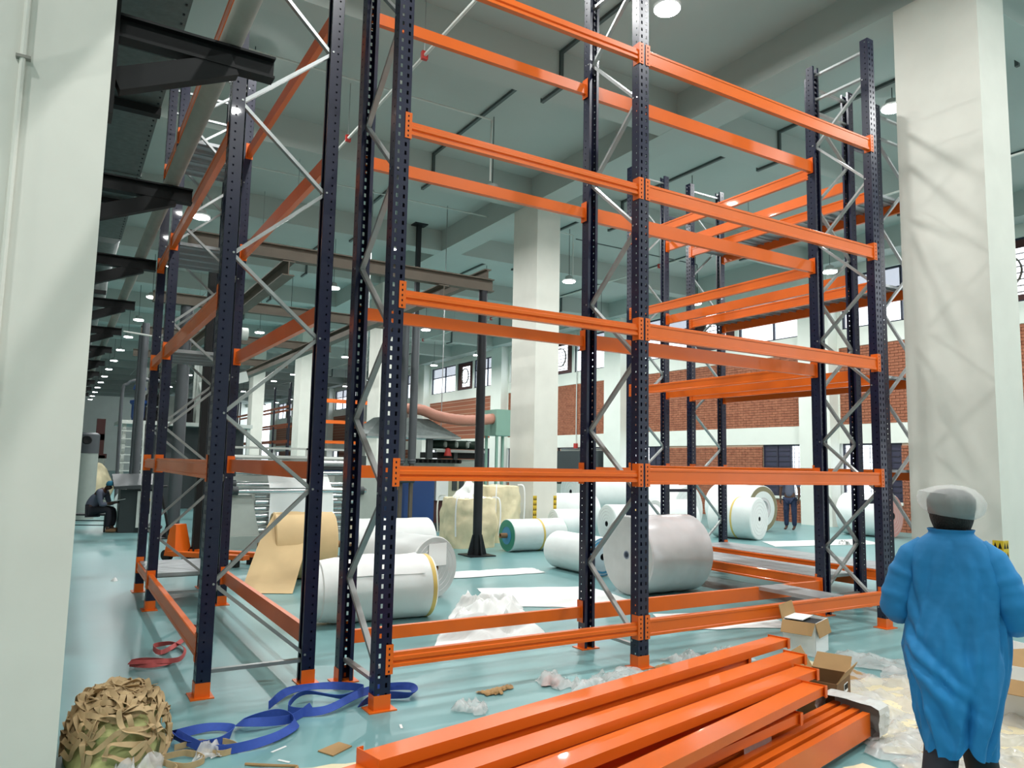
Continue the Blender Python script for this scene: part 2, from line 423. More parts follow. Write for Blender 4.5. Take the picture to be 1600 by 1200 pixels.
ROWS = [(-7.4, 'far left beyond the near column'), (-2.6, 'left behind the near column'), (2.35, 'above the left rack and machines'), (6.95, 'over the middle of the front rack'), (12.35, 'just beyond the column line'), (17.4, 'nearest the brick wall')]
for x, rn in ROWS:
    for k in range(18 if x > 0 else 2):
        y = -2.45 + 4.95*k; z = 8.15 if (y < 8 and x < 15) or (y < 13 and x < 5) else 6.98
        lamp(x, y, z, f'glowing round high-bay lamp, {ORD[k]} along the row {rn}', 'high bay lamps')
# cable trunking rows
for x, rn in ((6.7, 'beside the lamps over the front rack'), (12.1, 'beside the lamps past the column line'), (17.1, 'beside the lamps near the brick wall')):
    b = MB()
    for n in range(0, 12):
        y0 = 5.03+4.95*n+.25; y1 = y0+4.45
        b.box(-.03, .03, y0, y1, ZC-.055, ZC-.003); b.box(-.03, .03, y0, y0+.05, ZB-.055, ZC-.055)
        b.box(-.03, .03, y1-.05, y1, ZB-.055, ZC-.055); b.box(-.03, .03, y1, y1+.5, ZB-.055, ZB-.006)
    tag(b.build('cable_trunking', M_TRUNK, loc=(x, 0, 0)), f'dark grey cable trunking stepping under the ceiling beams {rn}', 'trunking')
# sprinkler pipe with hangers
for x, z, lab in ((4.1, 7.5, 'white sprinkler pipe with red hangers above the front rack'), (14.6, 7.5, 'white sprinkler pipe with red hangers towards the brick wall')):
    t = thing('sprinkler_pipe', lab, 'pipe', (x, 0, z))
    MB().tube([(0, -3, 0), (0, 60, 0)], .024, 10).build('pipe', M_PIPEW, t, smooth=True)
    for k in range(14):
        y = -.5+3.3*k*1.0
        if abs((y-5.03) % 4.95) < .4: y += .9
        h = MB().tube([(0, y, .03), (0, y, ZC-z)], .007, 6).build('hanger', M_GALV, t); MB().box(-.045, .045, y-.03, y+.03, -.06, .06).build('clamp', M_RED, h)
for y, x0, x1, lab in ((11.9, 2.0, 6.6, 'thin white conduit crossing the ceiling above the front rack'), (16.85, 2.0, 12.1, 'thin white conduit crossing the ceiling over the gantry'), (17.1, 12.4, 17.2, 'thin dark conduit crossing the ceiling past the column line')):
    tag(MB().tube([(x0, y, ZC-.35), (x1, y, ZC-.35), (x1+.02, y, ZC-.37), (x1+.02, y, 7.0)], .018, 8).build('ceiling_conduit', M_PIPEW if x1 < 15 else M_TRUNK), lab, 'conduit')
for x, y, w_ in ((6.75, 9.0, 'over the front rack'), (6.75, 16.2, 'over the gantry')):
    tag(MB().lathe([(0, 0), (0, .055), (.03, .06), (.06, .045)], 18, 'z', (x+.2, y, ZC-.06)).build('smoke_detector', M_WHITE), f'small round white smoke detector {w_}', 'detector')

# ---- left pipe brackets, lagged pipe and big duct
for k in range(11):
    y = 4.42 + 3.04*k if k else 4.66
    incol = any(4.4+9.9*n < y < 5.7+9.9*n for n in range(4)); xs = .11 if incol else .06
    t = thing('pipe_bracket', f'black steel cantilever bracket carrying pipe and duct, {ORD[k]} from the near column', 'bracket', (0, y, 0), group='black pipe brackets')
    if not incol: MB().box(-.06, .06, -.06, .06, 0, 5.4).build('post', M_BLACK, t)
    else: MB().box(.106, .13, -.08, .08, 3.6, 5.0).build('wall_plate', M_BLACK, t)
    MB().box(xs, 1.0 if k == 0 else .92, -.05, .05, 4.2, 4.215).box(xs, 1.0 if k == 0 else .92, -.006, .006, 4.09, 4.2).box(xs, 1.0 if k == 0 else .92, -.05, .05, 4.075, 4.09).build('arm', M_BLACK, t)
    MB().bar((xs+.02, 0, 3.82), (.76, 0, 4.1), .09, .13).build('strut', M_BLACK, t)
    MB().box(xs, .6, -.05, .05, 4.86, 4.93).build('duct_arm', M_BLACK, t)
    MB().box(.70, .79, -.04, .04, 4.2155, 4.2165).build('saddle', M_LAG, t)
tag(MB().tube([(.745, -2, 4.283)]+[(.745, 2+2.*k, 4.283) for k in range(20)], .066, 18).build('lagged_pipe', M_LAG, smooth=True), 'fat beige lagged pipe resting on the black brackets', 'pipe')
t = thing('air_duct', 'large galvanised rectangular duct with riveted edges under the ceiling on the left', 'duct', (0, 0, 4.95))
for k in range(5):
    y0 = -2.6+3.02*k
    MB().box(.14, .6, y0, y0+3.0, 0, 1.35).build('duct_section', M_DUCT, t)
    MB().box(.125, .61, y0-.02, y0+.02, -.012, 1.365).build('flange', M_DUCT, t)
rv = MB()
for k in range(110):
    y = -2.5+.137*k
    rv.box(.56, .575, y, y+.018, -.008, 0)
tag(rv.build('rivet_row', M_STEEL, t), kind='stuff')
MB().hexa([(.14, 12.5, 0), (.6, 12.5, 0), (.6, 14.2, .35), (.16, 14.2, .35), (.14, 12.5, 1.35), (.6, 12.5, 1.35), (.6, 14.2, 1.0), (.16, 14.2, 1.0)]).build('taper', M_DUCT, t)
MB().tube([(.43, 14.1, .68), (.43, 40, .68)], .28, 20).build('round_duct', M_DUCT, t, smooth=True)
for k in range(6): MB().tube([(.43, 17.+3.04*k, .5), (.43, 17.+3.04*k, .1), (.40, 17.3+3.04*k, -.2), (.40, 17.6+3.04*k, -.3)], .2, 16).build('branch_elbow', M_DUCT, t, smooth=True)

# ============================================================ GANTRY
t = thing('gantry', 'brown overhead steel gantry of I-beams on round posts behind the front rack', 'gantry', (0, 0, 0))
def ibeam_x(x0, x1, y, z, h=.24, w_=.16): return MB().box(x0, x1, y-w_/2, y+w_/2, z+h-.02, z+h).box(x0, x1, y-.01, y+.01, z+.02, z+h-.02).box(x0, x1, y-w_/2, y+w_/2, z, z+.02)
def ibeam_y(y0, y1, x, z, h=.24, w_=.16): return MB().box(x-w_/2, x+w_/2, y0, y1, z+h-.02, z+h).box(x-.01, x+.01, y0, y1, z+.02, z+h-.02).box(x-w_/2, x+w_/2, y0, y1, z, z+.02)
for y, x0 in ((12.31, 1.5), (17.3, 1.5), (22.3, 1.7), (27.3, 1.9)):
    ibeam_x(x0, 6.95, y, 4.97).build('cross_beam', M_BROWN, t)
for x, y0 in ((3.04, 12.2), (5.87, 12.2)): ibeam_y(y0, 30, x, 4.70, .25, .2).build('runway_beam', M_BROWN, t)
ibeam_y(12.31, 30, 6.85, 5.22, .2, .14).build('runway_beam', M_BROWN, t)
for (x, y) in ((6.752, 12.31), (6.75, 22.3), (2.2, 17.4), (1.66, 20.3), (1.75, 22.3)):
    p = MB().tube([(x, y, 0), (x, y, 4.97)], .085 if x > 3 or y > 18 else .13, 16).build('post', M_STEEL if y < 13 else M_PIPE, t, smooth=True)
    g = MB().box(x-.26, x+.26, y-.26, y+.26, 0, .02)
    for a in (0, PI/2):
        c_, s_ = math.cos(a), math.sin(a)
        for sg in (-1, 1):
            q = [(.0, 0.02), (sg*.2, 0.02), (sg*.1, .38), (0, .38)]
            pts = [(x+c_*u-s_*.01, y+s_*u+c_*.01, v) for u, v in q]+[(x+c_*u+s_*.01, y+s_*u-c_*.01, v) for u, v in q]
            g.hexa(pts)
    g.build('base_plate', M_STEEL, p)
p = MB().box(2.02, 2.2, 13.4, 13.58, 0, 4.97).build('post', M_BLACK, t)
MB().box(1.9, 2.32, 13.3, 13.7, 0, .02).prism([(1.86, .02), (2.36, .02), (2.22, .22), (2.0, .22)], 13.47, 13.51, 'y').build('base_plate', M_BLACK, p)
h = MB().box(2.9, 3.15, 17.0, 17.3, 4.3, 4.65).build('hoist', M_MDARK, t)
MB().lathe([(-.12, 0), (-.12, .14), (.12, .14), (.12, 0)], 16, 'x', (3.32, 17.15, 4.45)).build('hoist_motor', M_MLIGHT, h, smooth=True)
MB().box(3.0, 3.06, 17.1, 17.2, 3.95, 4.3).build('hoist_hook', M_STEEL, h)
t = thing('ceiling_stay', 'slim dark stay post with plate fixed to the ceiling beyond the gantry', 'post', (8.52, 19.5, 0))
MB().box(-.06, .06, -.06, .06, 5.0, ZC-.02).build('stay', M_STEEL, t); MB().box(-.2, .2, -.2, .2, ZC-.03, ZC).build('top_plate', M_STEEL, t)
MB().box(-.05, .05, -.05, .05, 0, 5.0).build('lower_post', M_PIPE, t)

# ============================================================ PALLET RACKS
PW, PD, HP = .115, .10, 6.77
LV = [.3275+1.2845*n for n in range(5)]
pm = MB()
perf(pm, -PW/2, PW/2, .0, HP, [(-.027, .0085), (.027, .0085)], .0668, .0155, lambda s, z: (s, -PD/2, z))
for sg in (-1, 1):
    perf(pm, -PD/2, PD/2, .0, HP, [(-.012, .0065)], .0668, .0075, lambda s, z, g=sg: (g*PW/2, s, z), off=.02)
    pm.quad((sg*PW/2, PD/2, 0), (sg*(PW/2-.028), PD/2, 0), (sg*(PW/2-.028), PD/2, HP), (sg*PW/2, PD/2, HP))
post_me = pm.mesh('upright_post', M_NAVY, solid=.003)
e = .004
foot_me = MB().box(-PW/2-e, PW/2+e, -PD/2-e, -PD/2, .008, .105).box(-PW/2-e, -PW/2, -PD/2, PD/2, .008, .105).box(PW/2, PW/2+e, -PD/2, PD/2, .008, .105).box(-.1, .1, -.085, .075, 0, .008).mesh('foot_plate', M_ORANGE)
simple_post = MB().box(-PW/2, PW/2, -PD/2, PD/2, 0, HP).mesh('upright_post', M_NAVY)
BEAMS = {}
def beam_mesh(L, h, kind):
    key = (round(L, 3), h, kind)
    if key in BEAMS: return BEAMS[key]
    a = h/2
    if kind == 'flute': pr = [(-.03, -a), (-.03, -a+.022), (-.018, -a+.03), (-.018, -.012), (-.03, -.004), (-.03, a-.03), (-.022, a-.024), (-.022, a), (.02, a), (.02, -a)]
    else: pr = [(-.03, -a), (-.03, -a+.022), (-.025, -a+.027), (-.025, a-.03), (-.03, a-.025), (-.03, a-.006), (-.024, a), (.02, a), (.02, -a)]
    BEAMS[key] = MB().prism(pr, -L/2, L/2).mesh('beam', M_ORANGE)
    return BEAMS[key]
def conn_mesh(sg):
    b = MB(); b.box(-.0 if sg < 0 else -.004, .004 if sg < 0 else .0, -PD/2-.006, .03, -.1, .1)
    perf(b, 0, .05, -.1, .1, [(.025, .006)], .038, .008, lambda s, z: (sg*s, -PD/2-.006, z))
    return b.mesh('connector', M_ORANGE, solid=.003)
CONN = {-1: conn_mesh(-1), 1: conn_mesh(1)}
def rpt(c, th, lx, ly): return (c[0]+lx*math.cos(th)-ly*math.sin(th), c[1]+lx*math.sin(th)+ly*math.cos(th))
def post(rack, x, y, th, simple=False):
    o = link('upright_post', simple_post if simple else post_me, rack, (x, y, 0), th)
    link('foot_plate', foot_me, o)
    return o
def beam(rack, p, q, z, th, h, kind='plain', simple=False):
    d = math.hypot(q[0]-p[0], q[1]-p[1]); L = d-PW-.008
    c = ((p[0]+q[0])/2, (p[1]+q[1])/2)
    o = link('beam', beam_mesh(L, h, kind), rack, (c[0], c[1], z), th)
    # front of beam set just inside the front of the upright
    ox, oy = math.sin(th)*.015, -math.cos(th)*.015
    o.location.x += ox; o.location.y += oy
    if not simple:
        for sg in (-1, 1): link('connector', CONN[sg], o, (sg*(L/2+ (.004 if sg>0 else -.004)), .015, .01))
    return o
FN = [.22, 1.47, 2.66, 3.86, 5.07, 6.28]; RN = [.79, 2.03, 3.25, 4.46, 5.72]
def brace_bar(rack, a, b):
    m = MB(); A, B = Vector(a), Vector(b); m.bar(A, B, .042, .026)
    d = (B-A).normalized()
    for c in (A, B): m.box(c.x-.028, c.x+.028, c.y-.028, c.y+.028, c.z-.011, c.z+.011) if abs(d.z) > .99 else None
    return m.build('brace', M_GALV, rack)
def frame_braces(rack, f, r, simple=False):
    """f: front post, r: rear post; zig-zag of diagonals plus three horizontals"""
    fx, rx = Vector((f[0], f[1], 0)), Vector((r[0], r[1], 0)); d = (rx-fx).normalized()*.03
    P = lambda b, s, z: (b.x+d.x*s, b.y+d.y*s, z)
    pts = []
    for i in range(6):
        pts.append(P(fx, 1, FN[i]))
        if i < 5: pts.append(P(rx, -1, RN[i]))
    for a, b in zip(pts[:-1], pts[1:]): brace_bar(rack, a, b)
    for z in (.17, 6.33, 6.65): brace_bar(rack, P(fx, 1, z), P(rx, -1, z))
def bolts(rack, f, th, nodes):
    b = MB()
    for z in nodes: b.tube([(f[0]-math.cos(th)*.062, f[1]-math.sin(th)*.062, z), (f[0]+math.cos(th)*.062, f[1]+math.sin(th)*.062, z)], .009, 6)
    tag(b.build('bolt_set', M_GALV, rack), kind='stuff')
dm = {}
def deck(rack, x0, x1, y0, y1, z, along):     # along: panels are laid side by side along this axis
    n = max(1, round(((x1-x0) if along == 'x' else (y1-y0))/.3))
    W = ((x1-x0) if along == 'x' else (y1-y0))/n; D = (y1-y0) if along == 'x' else (x1-x0)
    key = (round(W, 3), round(D, 3), along)
    if key not in dm:
        b = MB(); g = .004
        def bx(s0, s1, t0, t1, za, zb): b.box(s0, s1, t0, t1, za, zb) if along == 'x' else b.box(t0, t1, s0, s1, za, zb)
        bx(g, W-g, 0, D, 0, .003)
        bx(g, g+.003, 0, D, -.035, 0); bx(W-g-.003, W-g, 0, D, -.035, 0); bx(W/2-.02, W/2+.02, 0, D, -.02, 0)
        bx(g, W-g, 0, .003, -.035, 0); bx(g, W-g, D-.003, D, -.035, 0)
        dm[key] = b.mesh('deck_panel', M_DECK)
    for k in range(n): link('deck_panel', dm[key], rack, (x0+(W*k if along == 'x' else 0), y0+(W*k if along == 'y' else 0), z))
# rack A : two bays facing the viewer
X0, X1, X2, YA, D = 2.021, 4.362, 7.856, 5.032, .7495
A = thing('pallet_rack', 'empty navy and orange pallet rack of two bays across the foreground', 'rack', (0, 0, 0))
for x in (X0, X1, X2):
    post(A, x, YA, 0); post(A, x, YA+D, PI); frame_braces(A, (x, YA), (x, YA+D))
    bolts(A, (x, YA+.03), 0, FN); bolts(A, (x, YA+D-.03), 0, RN)
for z in LV:
    for (y, th) in ((YA, 0), (YA+D, PI)):
        beam(A, (X0, y), (X1, y), z, th, .10, 'flute'); beam(A, (X1, y), (X2, y), z, th, .14)
deck(A, 6.72, 7.12, YA-.03, YA+D+.03, LV[0]+.074, 'x')
# rack B : left, running away from the viewer
BX, BY, B1, B2 = 1.004, 5.884, 3.491, 1.311
B = thing('pallet_rack', 'navy and orange pallet rack running away on the left beside the duct', 'rack', (0, 0, 0))
for y in (BY, BY+B1, BY+B1+B2):
    post(B, BX, y, -PI/2); post(B, BX+D, y, PI/2); frame_braces(B, (BX+D, y), (BX, y))
    bolts(B, (BX+.03, y), PI/2, RN); bolts(B, (BX+D-.03, y), PI/2, FN)
for z in LV:
    for (x, th) in ((BX, -PI/2), (BX+D, PI/2)):
        beam(B, (x, BY), (x, BY+B1), z, th, .14); beam(B, (x, BY+B1), (x, BY+B1+B2), z, th, .10)
    deck(B, BX-.02, BX+D+.02, BY+B1+.06, BY+B1+B2-.06, z+.055, 'y')
# racks C and D : back to back behind the right end of rack A
CX, CY, LC = 8.057, 5.955, 3.562; GP = .615
for nm, x0, lab in (('C', CX, 'navy and orange pallet rack running away behind the right end of the front rack'), ('D', CX+D+GP, 'decked pallet rack running away beside the right column, behind the other')):
    C = thing('pallet_rack', lab, 'rack', (0, 0, 0))
    for y in (CY, CY+LC):
        post(C, x0, y, -PI/2); post(C, x0+D, y, PI/2); frame_braces(C, (x0, y), (x0+D, y))
        bolts(C, (x0+.03, y), PI/2, FN); bolts(C, (x0+D-.03, y), PI/2, RN)
    for i, z in enumerate(LV):
        z = z+(.03 if i else 0)
        for (x, th) in ((x0, -PI/2), (x0+D, PI/2)): beam(C, (x, CY), (x, CY+LC), z, th, .14)
        if nm == 'D' or i == 0: deck(C, x0-.02, x0+D+.02, CY+.07, CY+LC-.07, z+.074, 'y')
    if nm == 'D':
        for (y, z) in ((CY, 6.05), (CY+LC, 6.05), (CY, 1.3), (CY+LC, 1.3)): MB().bar((x0-GP+.06, y, z), (x0-.06, y, z), .05, .05).build('row_spacer', M_NAVY, C)
# far racks by the brick wall
def far_rack(x0, y0, nx, ny, L, lab, along):
    R = thing('pallet_rack', lab, 'rack', (0, 0, 0))
    if along == 'x':
        for k in range(nx+1):
            for y in (y0, y0+1.0): post(R, x0+L*k, y, 0, True)
        for k in range(nx):
            for z in (1.4, 2.75, 3.95, 5.2):
                for y in (y0, y0+1.0): beam(R, (x0+L*k, y), (x0+L*(k+1), y), z, 0, .15, simple=True)
    else:
        for k in range(ny+1):
            for x in (x0, x0+1.0): post(R, x, y0+L*k, -PI/2, True)
        for k in range(ny):
            for z in (1.4, 2.9, 4.0, 5.2):
                for x in (x0, x0+1.0): beam(R, (x, y0+L*k), (x, y0+L*(k+1)), z, -PI/2, .15, simple=True)
far_rack(12.6, 43, 2, 0, 2.7, 'distant orange pallet rack beyond the exhaust hood, facing the viewer', 'x')
far_rack(13.0, 50, 0, 5, 4.2, 'distant pallet rack receding along the brick wall far behind the winder', 'y')

# ============================================================ MACHINES
t = thing('winder_machine', 'grey-green film winder with chrome rollers and a hanging white web', 'machine', (0, 0, 0))
MB().box(2.6, 6.1, 14.75, 17.2, 0, .24).build('plinth', M_MGREY, t)
MB().hexa([(2.72, 14.9, .24), (3.42, 14.9, .24), (3.42, 16.6, .24), (2.72, 16.6, .24), (2.78, 15.1, 1.0), (3.28, 15.1, 1.0), (3.28, 16.6, 1.0), (2.78, 16.6, 1.0)]).build('side_frame', M_MGREY, t)
MB().hexa([(5.35, 14.95, .24), (6.0, 14.95, .24), (6.0, 16.6, .24), (5.35, 16.6, .24), (5.4, 15.1, 1.35), (5.9, 15.1, 1.35), (5.9, 16.6, 1.35), (5.4, 16.6, 1.35)]).build('side_frame', M_MGREY, t)
MB().box(2.75, 2.95, 15.3, 16.2, 1.0, 1.75).build('bracket', M_MDARK, t); MB().box(5.45, 5.65, 15.3, 16.2, 1.35, 1.8).build('bracket', M_MDARK, t)
for k, (z, yo, r) in enumerate(((.32, .0, .055), (.46, .05, .06), (.60, .02, .06), (.73, .08, .05), (.86, .05, .055), (.97, .1, .04))):
    MB().tube([(3.35, 15.05+yo, z), (5.4, 15.05+yo, z)], r, 16).build('roller', M_CHROME, t, smooth=True)
for k, (z, yo, r, m) in enumerate(((1.08, -.05, .055, M_CHROME), (1.2, .2, .05, M_CHROME), (1.42, .3, .05, M_CHROME), (1.62, .35, .06, M_GALV), (1.72, .5, .035, M_MLIGHT), (1.52, .4, .04, M_MDARK))):
    q = MB().tube([(2.85, 15.05+yo, z), (5.55, 15.05+yo, z)], r, 16).build('roller', m, t, smooth=True)
    MB().lathe([(-.05, 0), (-.05, r+.03), (.05, r+.03), (.05, 0)], 14, 'x', (2.95, 15.05+yo, z)).lathe([(-.05, 0), (-.05, r+.03), (.05, r+.03), (.05, 0)], 14, 'x', (5.45, 15.05+yo, z)).build('journal', M_MDARK, q, smooth=True)
wb = MB(); N = 14
prof = [(15.42, 1.43), (15.1, 1.15), (14.99, 1.1), (14.97, .8), (14.96, .6), (14.9, .42), (14.78, .3), (14.7, .27)]
for i in range(len(prof)-1):
    for j in range(N):
        def P(i_, j_): 
            u = j_/N; y_, z_ = prof[i_]; return (3.62+1.22*u+(.05*i_*.3*(u-.5)), y_+.012*math.sin(u*9+i_), z_)
        wb.quad(P(i, j), P(i, j+1), P(i+1, j+1), P(i+1, j))
wb.build('web', M_SHEET, t, solid=.003, smooth=True)
t = thing('coating_machine', 'large grey coating line behind the winder with rails and dark panels', 'machine', (0, 0, 0))
MB().box(3.0, 6.3, 18.2, 20.0, 0, 1.55).build('body', M_MGREY, t)
MB().box(3.2, 6.2, 18.1, 18.2, .35, 1.3).build('panel', M_MLIGHT, t)
for k in range(5): MB().box(3.3+.58*k, 3.75+.58*k, 18.08, 18.1, 1.36, 1.5).build('control_panel', M_MBLUE if k > 2 else M_MDARK, t)
MB().bar((2.9, 18.2, 1.75), (6.5, 18.2, 1.75), .06, .06).bar((2.9, 18.2, 1.95), (6.5, 18.2, 1.95), .05, .05).build('guard_rail', M_PIPEW, t)
for k in range(4): MB().bar((3.0+1.1*k, 18.2, 1.5), (3.0+1.1*k, 18.2, 1.97), .05, .05, (0, 1, 0)).build('rail_post', M_PIPEW, t)
t = thing('laminator', 'laminating machine with blue cabinet and a bank of dark green rollers', 'machine', (0, 0, 0))
MB().box(6.4, 8.3, 17.0, 18.0, 0, .2).build('base', M_MDARK, t)
MB().box(6.9, 8.05, 16.95, 17.7, .2, 1.45).build('cabinet', M_MBLUE, t)
MB().box(8.12, 8.45, 16.98, 17.5, .75, 1.45).build('panel', M_WHITE, t); q = MB().box(8.45, 9.25, 16.98, 17.6, .75, 1.5).build('panel', M_MCREAM, t)
for k in range(3): MB().box(8.55+.2*k, 8.68+.2*k, 16.95, 16.98, 1.0, 1.25).build('switch', M_MDARK, q)
MB().box(8.05, 9.3, 17.05, 17.8, .2, .75).build('housing', M_MAROON, t)
MB().box(7.6, 9.5, 17.2, 18.2, 1.5, 1.78).build('frame', M_MGREY, t); MB().box(8.1, 9.5, 17.0, 17.1, 1.95, 2.02).build('rail', M_GALV, t)
MB().box(8.2, 9.5, 17.15, 18.2, 1.8, 1.95).build('bed', M_BLACK, t)
for k in range(4):
    x = 8.3+.32*k
    q = MB().tube([(x-.14, 17.4, 2.15), (x+.1, 17.15, 2.15)], .115, 18).build('roller', M_GREENR, t, smooth=True)
    MB().tube([(x+.1, 17.15, 2.15), (x+.13, 17.12, 2.15)], .075, 14).build('roller_end', M_MGREY, q, smooth=True)
for k in range(11): MB().tube([(7.45+.13*k, 17.12, 1.72), (7.5+.13*k, 17.02, 1.72)], .05, 10).build('guide_roller', M_BLACK, t, smooth=True)
for x in (7.7, 9.2): MB().box(x-.05, x+.05, 17.4, 17.5, 0, 1.5).build('leg', M_MGREY, t)
MB().box(7.85, 8.0, 17.0, 17.1, 1.78, 2.27).build('bracket', M_MDARK, t); MB().box(8.65, 8.75, 17.1, 17.2, 1.78, 2.0).build('bracket', M_MDARK, t)
MB().lathe([(0, 0), (0, .1), (.18, .06), (.2, 0)], 12, 'z', (8.42, 17.0, 1.86)).build('beacon', M_RED, t, smooth=True)
t = thing('exhaust_hood', 'galvanised trapezoid exhaust hood hanging above the laminator', 'hood', (0, 0, 0))
MB().hexa([(6.25, 16.9, 2.34), (8.7, 16.9, 2.34), (8.7, 18.3, 2.34), (6.25, 18.3, 2.34), (6.75, 17.3, 2.78), (8.0, 17.3, 2.78), (8.0, 17.9, 2.78), (6.75, 17.9, 2.78)]).build('canopy', M_DUCT, t)
MB().box(6.23, 8.72, 16.88, 18.32, 2.28, 2.34).build('rim', M_GALV, t)
for x in (6.4, 8.5): MB().tube([(x, 17.6, 2.34), (x, 17.6, ZC)], .012, 6).build('hanger', M_GALV, t)
MB().tube([(7.4, 17.6, 2.78), (7.4, 17.6, 2.95)], .17, 16).build('collar', M_GALV, t, smooth=True)
P = catmull([(7.4, 17.6, 2.9), (7.45, 17.55, 3.02), (7.8, 17.3, 3.0), (8.2, 17.2, 2.86), (8.8, 17.1, 2.78), (9.3, 17.0, 2.8), (9.72, 17.0, 2.86)], 8)
tag(MB().tube(P, [.135+.006*(k % 2) for k in range(len(P))], 16).build('exhaust_hose', M_HOSE, smooth=True), 'pink-brown flexible exhaust hose sagging from hood to green blower', 'hose')
t = thing('blower', 'pale green blower box on steel legs beside the middle column', 'blower', (9.95, 17.1, 0))
MB().box(-.25, .35, -.3, .35, 2.5, 3.1).build('casing', M_BLOWER, t); MB().box(-.27, .37, -.32, .37, 2.42, 2.5).build('frame', M_BLOWER, t)
for x in (-.2, .3):
    for y in (-.25, .3): MB().box(x-.03, x+.03, y-.03, y+.03, 0, 2.42).build('leg', M_BLOWER, t)
for x, w_ in ((6.93, 'left'), (7.2, 'right')):
    t = thing('exhaust_stack', f'tall grey exhaust pipe in front of the hood, {w_} one of the pair', 'pipe', (x, 16.45, 0))
    MB().tube([(0, 0, 1.65), (0, 0, 5.15)], .095, 16).build('pipe', M_PIPE, t, smooth=True)
    MB().lathe([(-.1, 0), (-.08, .07), (0, .11), (.08, .07), (.1, 0)], 14, 'z', (0, 0, 1.72)).build('joint', M_PIPE, t, smooth=True)
    MB().box(-.04, .04, -.04, .04, 0, 1.65).build('support', M_BROWN, t)
tag(MB().tube([(6.0, 16.3, 1.3), (7.2, 16.3, 1.3)], .1, 14).build('grey_header_pipe', M_PIPE, smooth=True), 'short grey horizontal pipe under the pair of exhaust pipes', 'pipe')
P = catmull([(6.25, 16.2, .78), (6.5, 16.2, .88), (6.68, 16.2, 1.05), (6.66, 16.2, 1.28)], 8)
tag(MB().tube(P, [.075+.006*(k % 2) for k in range(len(P))], 12).build('flexible_hose', M_GOLD, smooth=True), 'golden ribbed flexible hose bending up beside the winder', 'hose')
# dark machine in the service opening
t = thing('air_compressor', 'dark cabinet machine with a grey drum in the wall opening', 'machine', (20.15, 27.6, .82))
MB().box(-.3, .25, -2.0, 1.4, .0, 1.5).build('cabinet', M_MDARK, t)
MB().lathe([(-.25, 0), (-.25, .28), (.35, .28), (.35, 0)], 20, 'y', (-.45, .95, .35)).build('drum', M_MGREY, t, smooth=True)
MB().lathe([(-.3, 0), (-.3, .29), (.0, .29), (.0, 0)], 20, 'y', (-.45, 1.6, .35)).build('drum', M_MDARK, t, smooth=True)
MB().box(-.6, .2, -2.1, 2.1, -.82, .0).build('plinth', M_MGREY, t)
# ---- left side machines
t = thing('control_console', 'grey control console with sloped desk top beside the seated person', 'console', (1.62, 19.2, 0))
MB().hexa([(-.35, -.35, 0), (.3, -.5, 0), (.3, .4, 0), (-.35, .4, 0), (-.35, -.35, .95), (.3, -.5, .95), (.3, .4, .95), (-.35, .4, .95)]).build('body', M_MDARK, t)
MB().box(-.02, .3, -.53, -.5, .12, .92).build('front_panel', M_MLIGHT, t)
MB().box(.04, .24, -.55, -.53, .42, .7).build('display', M_BLACK, t); MB().box(.04, .24, -.55, -.53, .71, .75).build('label_strip', M_YELLOW, t)
MB().hexa([(-.5, -.6, .97), (.4, -.6, .97), (.4, .45, 1.2), (-.5, .45, 1.2), (-.5, -.6, 1.03), (.4, -.6, 1.08), (.4, .45, 1.3), (-.5, .45, 1.28)]).build('desk_top', M_MDARK, t)
t = thing('step_ladder', 'white steel access ladder leading to the machine platform', 'ladder', (1.95, 25.6, 0))
for s in (-1, 1): MB().bar((s*.32, 0, 0), (s*.32, .5, 2.8), .05, .1).build('rail', M_MLIGHT, t)
for k in range(11):
    z = .25+k*.245; MB().box(-.32, .32, z*.178-.06, z*.178+.06, z, z+.03).build('tread', M_MLIGHT, t)
t = thing('platform_machine', 'tall grey machine on a platform with black gearboxes and rails', 'machine', (0, 0, 0))
MB().box(1.6, 5.6, 26.2, 29.0, 2.7, 2.82).build('platform', M_MLIGHT, t)
MB().box(2.3, 5.5, 27.0, 28.8, 0, 2.7).build('body', M_MDARK, t)
for k in range(6): MB().box(1.7+.75*k, 1.8+.75*k, 26.3, 26.4, 0, 2.7).build('leg', M_MLIGHT, t)
for (x, z, w_, h) in ((2.3, 2.82, .5, .45), (2.35, 3.35, .4, .35), (3.3, 2.82, .45, .8), (4.5, 2.82, .6, .5), (2.4, 3.9, .35, .5), (4.6, 3.35, .35, .4)):
    MB().box(x, x+w_, 26.5, 27.2, z, z+h).lathe([(0, w_*.3), (.12, w_*.3), (.12, 0)], 12, 'y', (x+w_/2, 26.36, z+h/2)).build('gearbox', M_BLACK, t)
MB().box(3.9, 4.1, 27, 28, 2.82, 5.2).box(2.25, 2.4, 27.2, 28, 2.82, 4.6).build('column', M_MGREY, t)
MB().bar((3.9, 26.6, 4.0), (5.4, 26.6, 4.5), .25, .35).build('chute', M_MLIGHT, t)
t = thing('electric_motor', 'bright blue motor standing on the platform above the ladder', 'motor', (2.12, 26.6, 2.82))
MB().lathe([(0, 0), (0, .17), (.12, .2), (.5, .2), (.56, .26), (.64, .26), (.7, .12), (.95, .12), (1.0, .2), (1.15, .16), (1.2, 0)], 18).build('casing', M_MBLUE, t, smooth=True)
t = thing('drum_cabinet', 'tall grey round cabinet beside the seated person', 'cabinet', (.66, 23.2, 0))
MB().lathe([(0, .0), (0, .3), (1.75, .3), (1.75, 0)], 28).build('body', M_MGREY, t, smooth=True); MB().lathe([(1.75, .0), (1.75, .31), (2.25, .31), (2.3, .25), (2.3, 0)], 28).build('head', M_FAN, t, smooth=True)
MB().lathe([(-.32, .0), (-.33, .1), (-.3, .12)], 18, 'y', (0, 0, 2.1)).build('hub', M_BLACK, t, smooth=True)
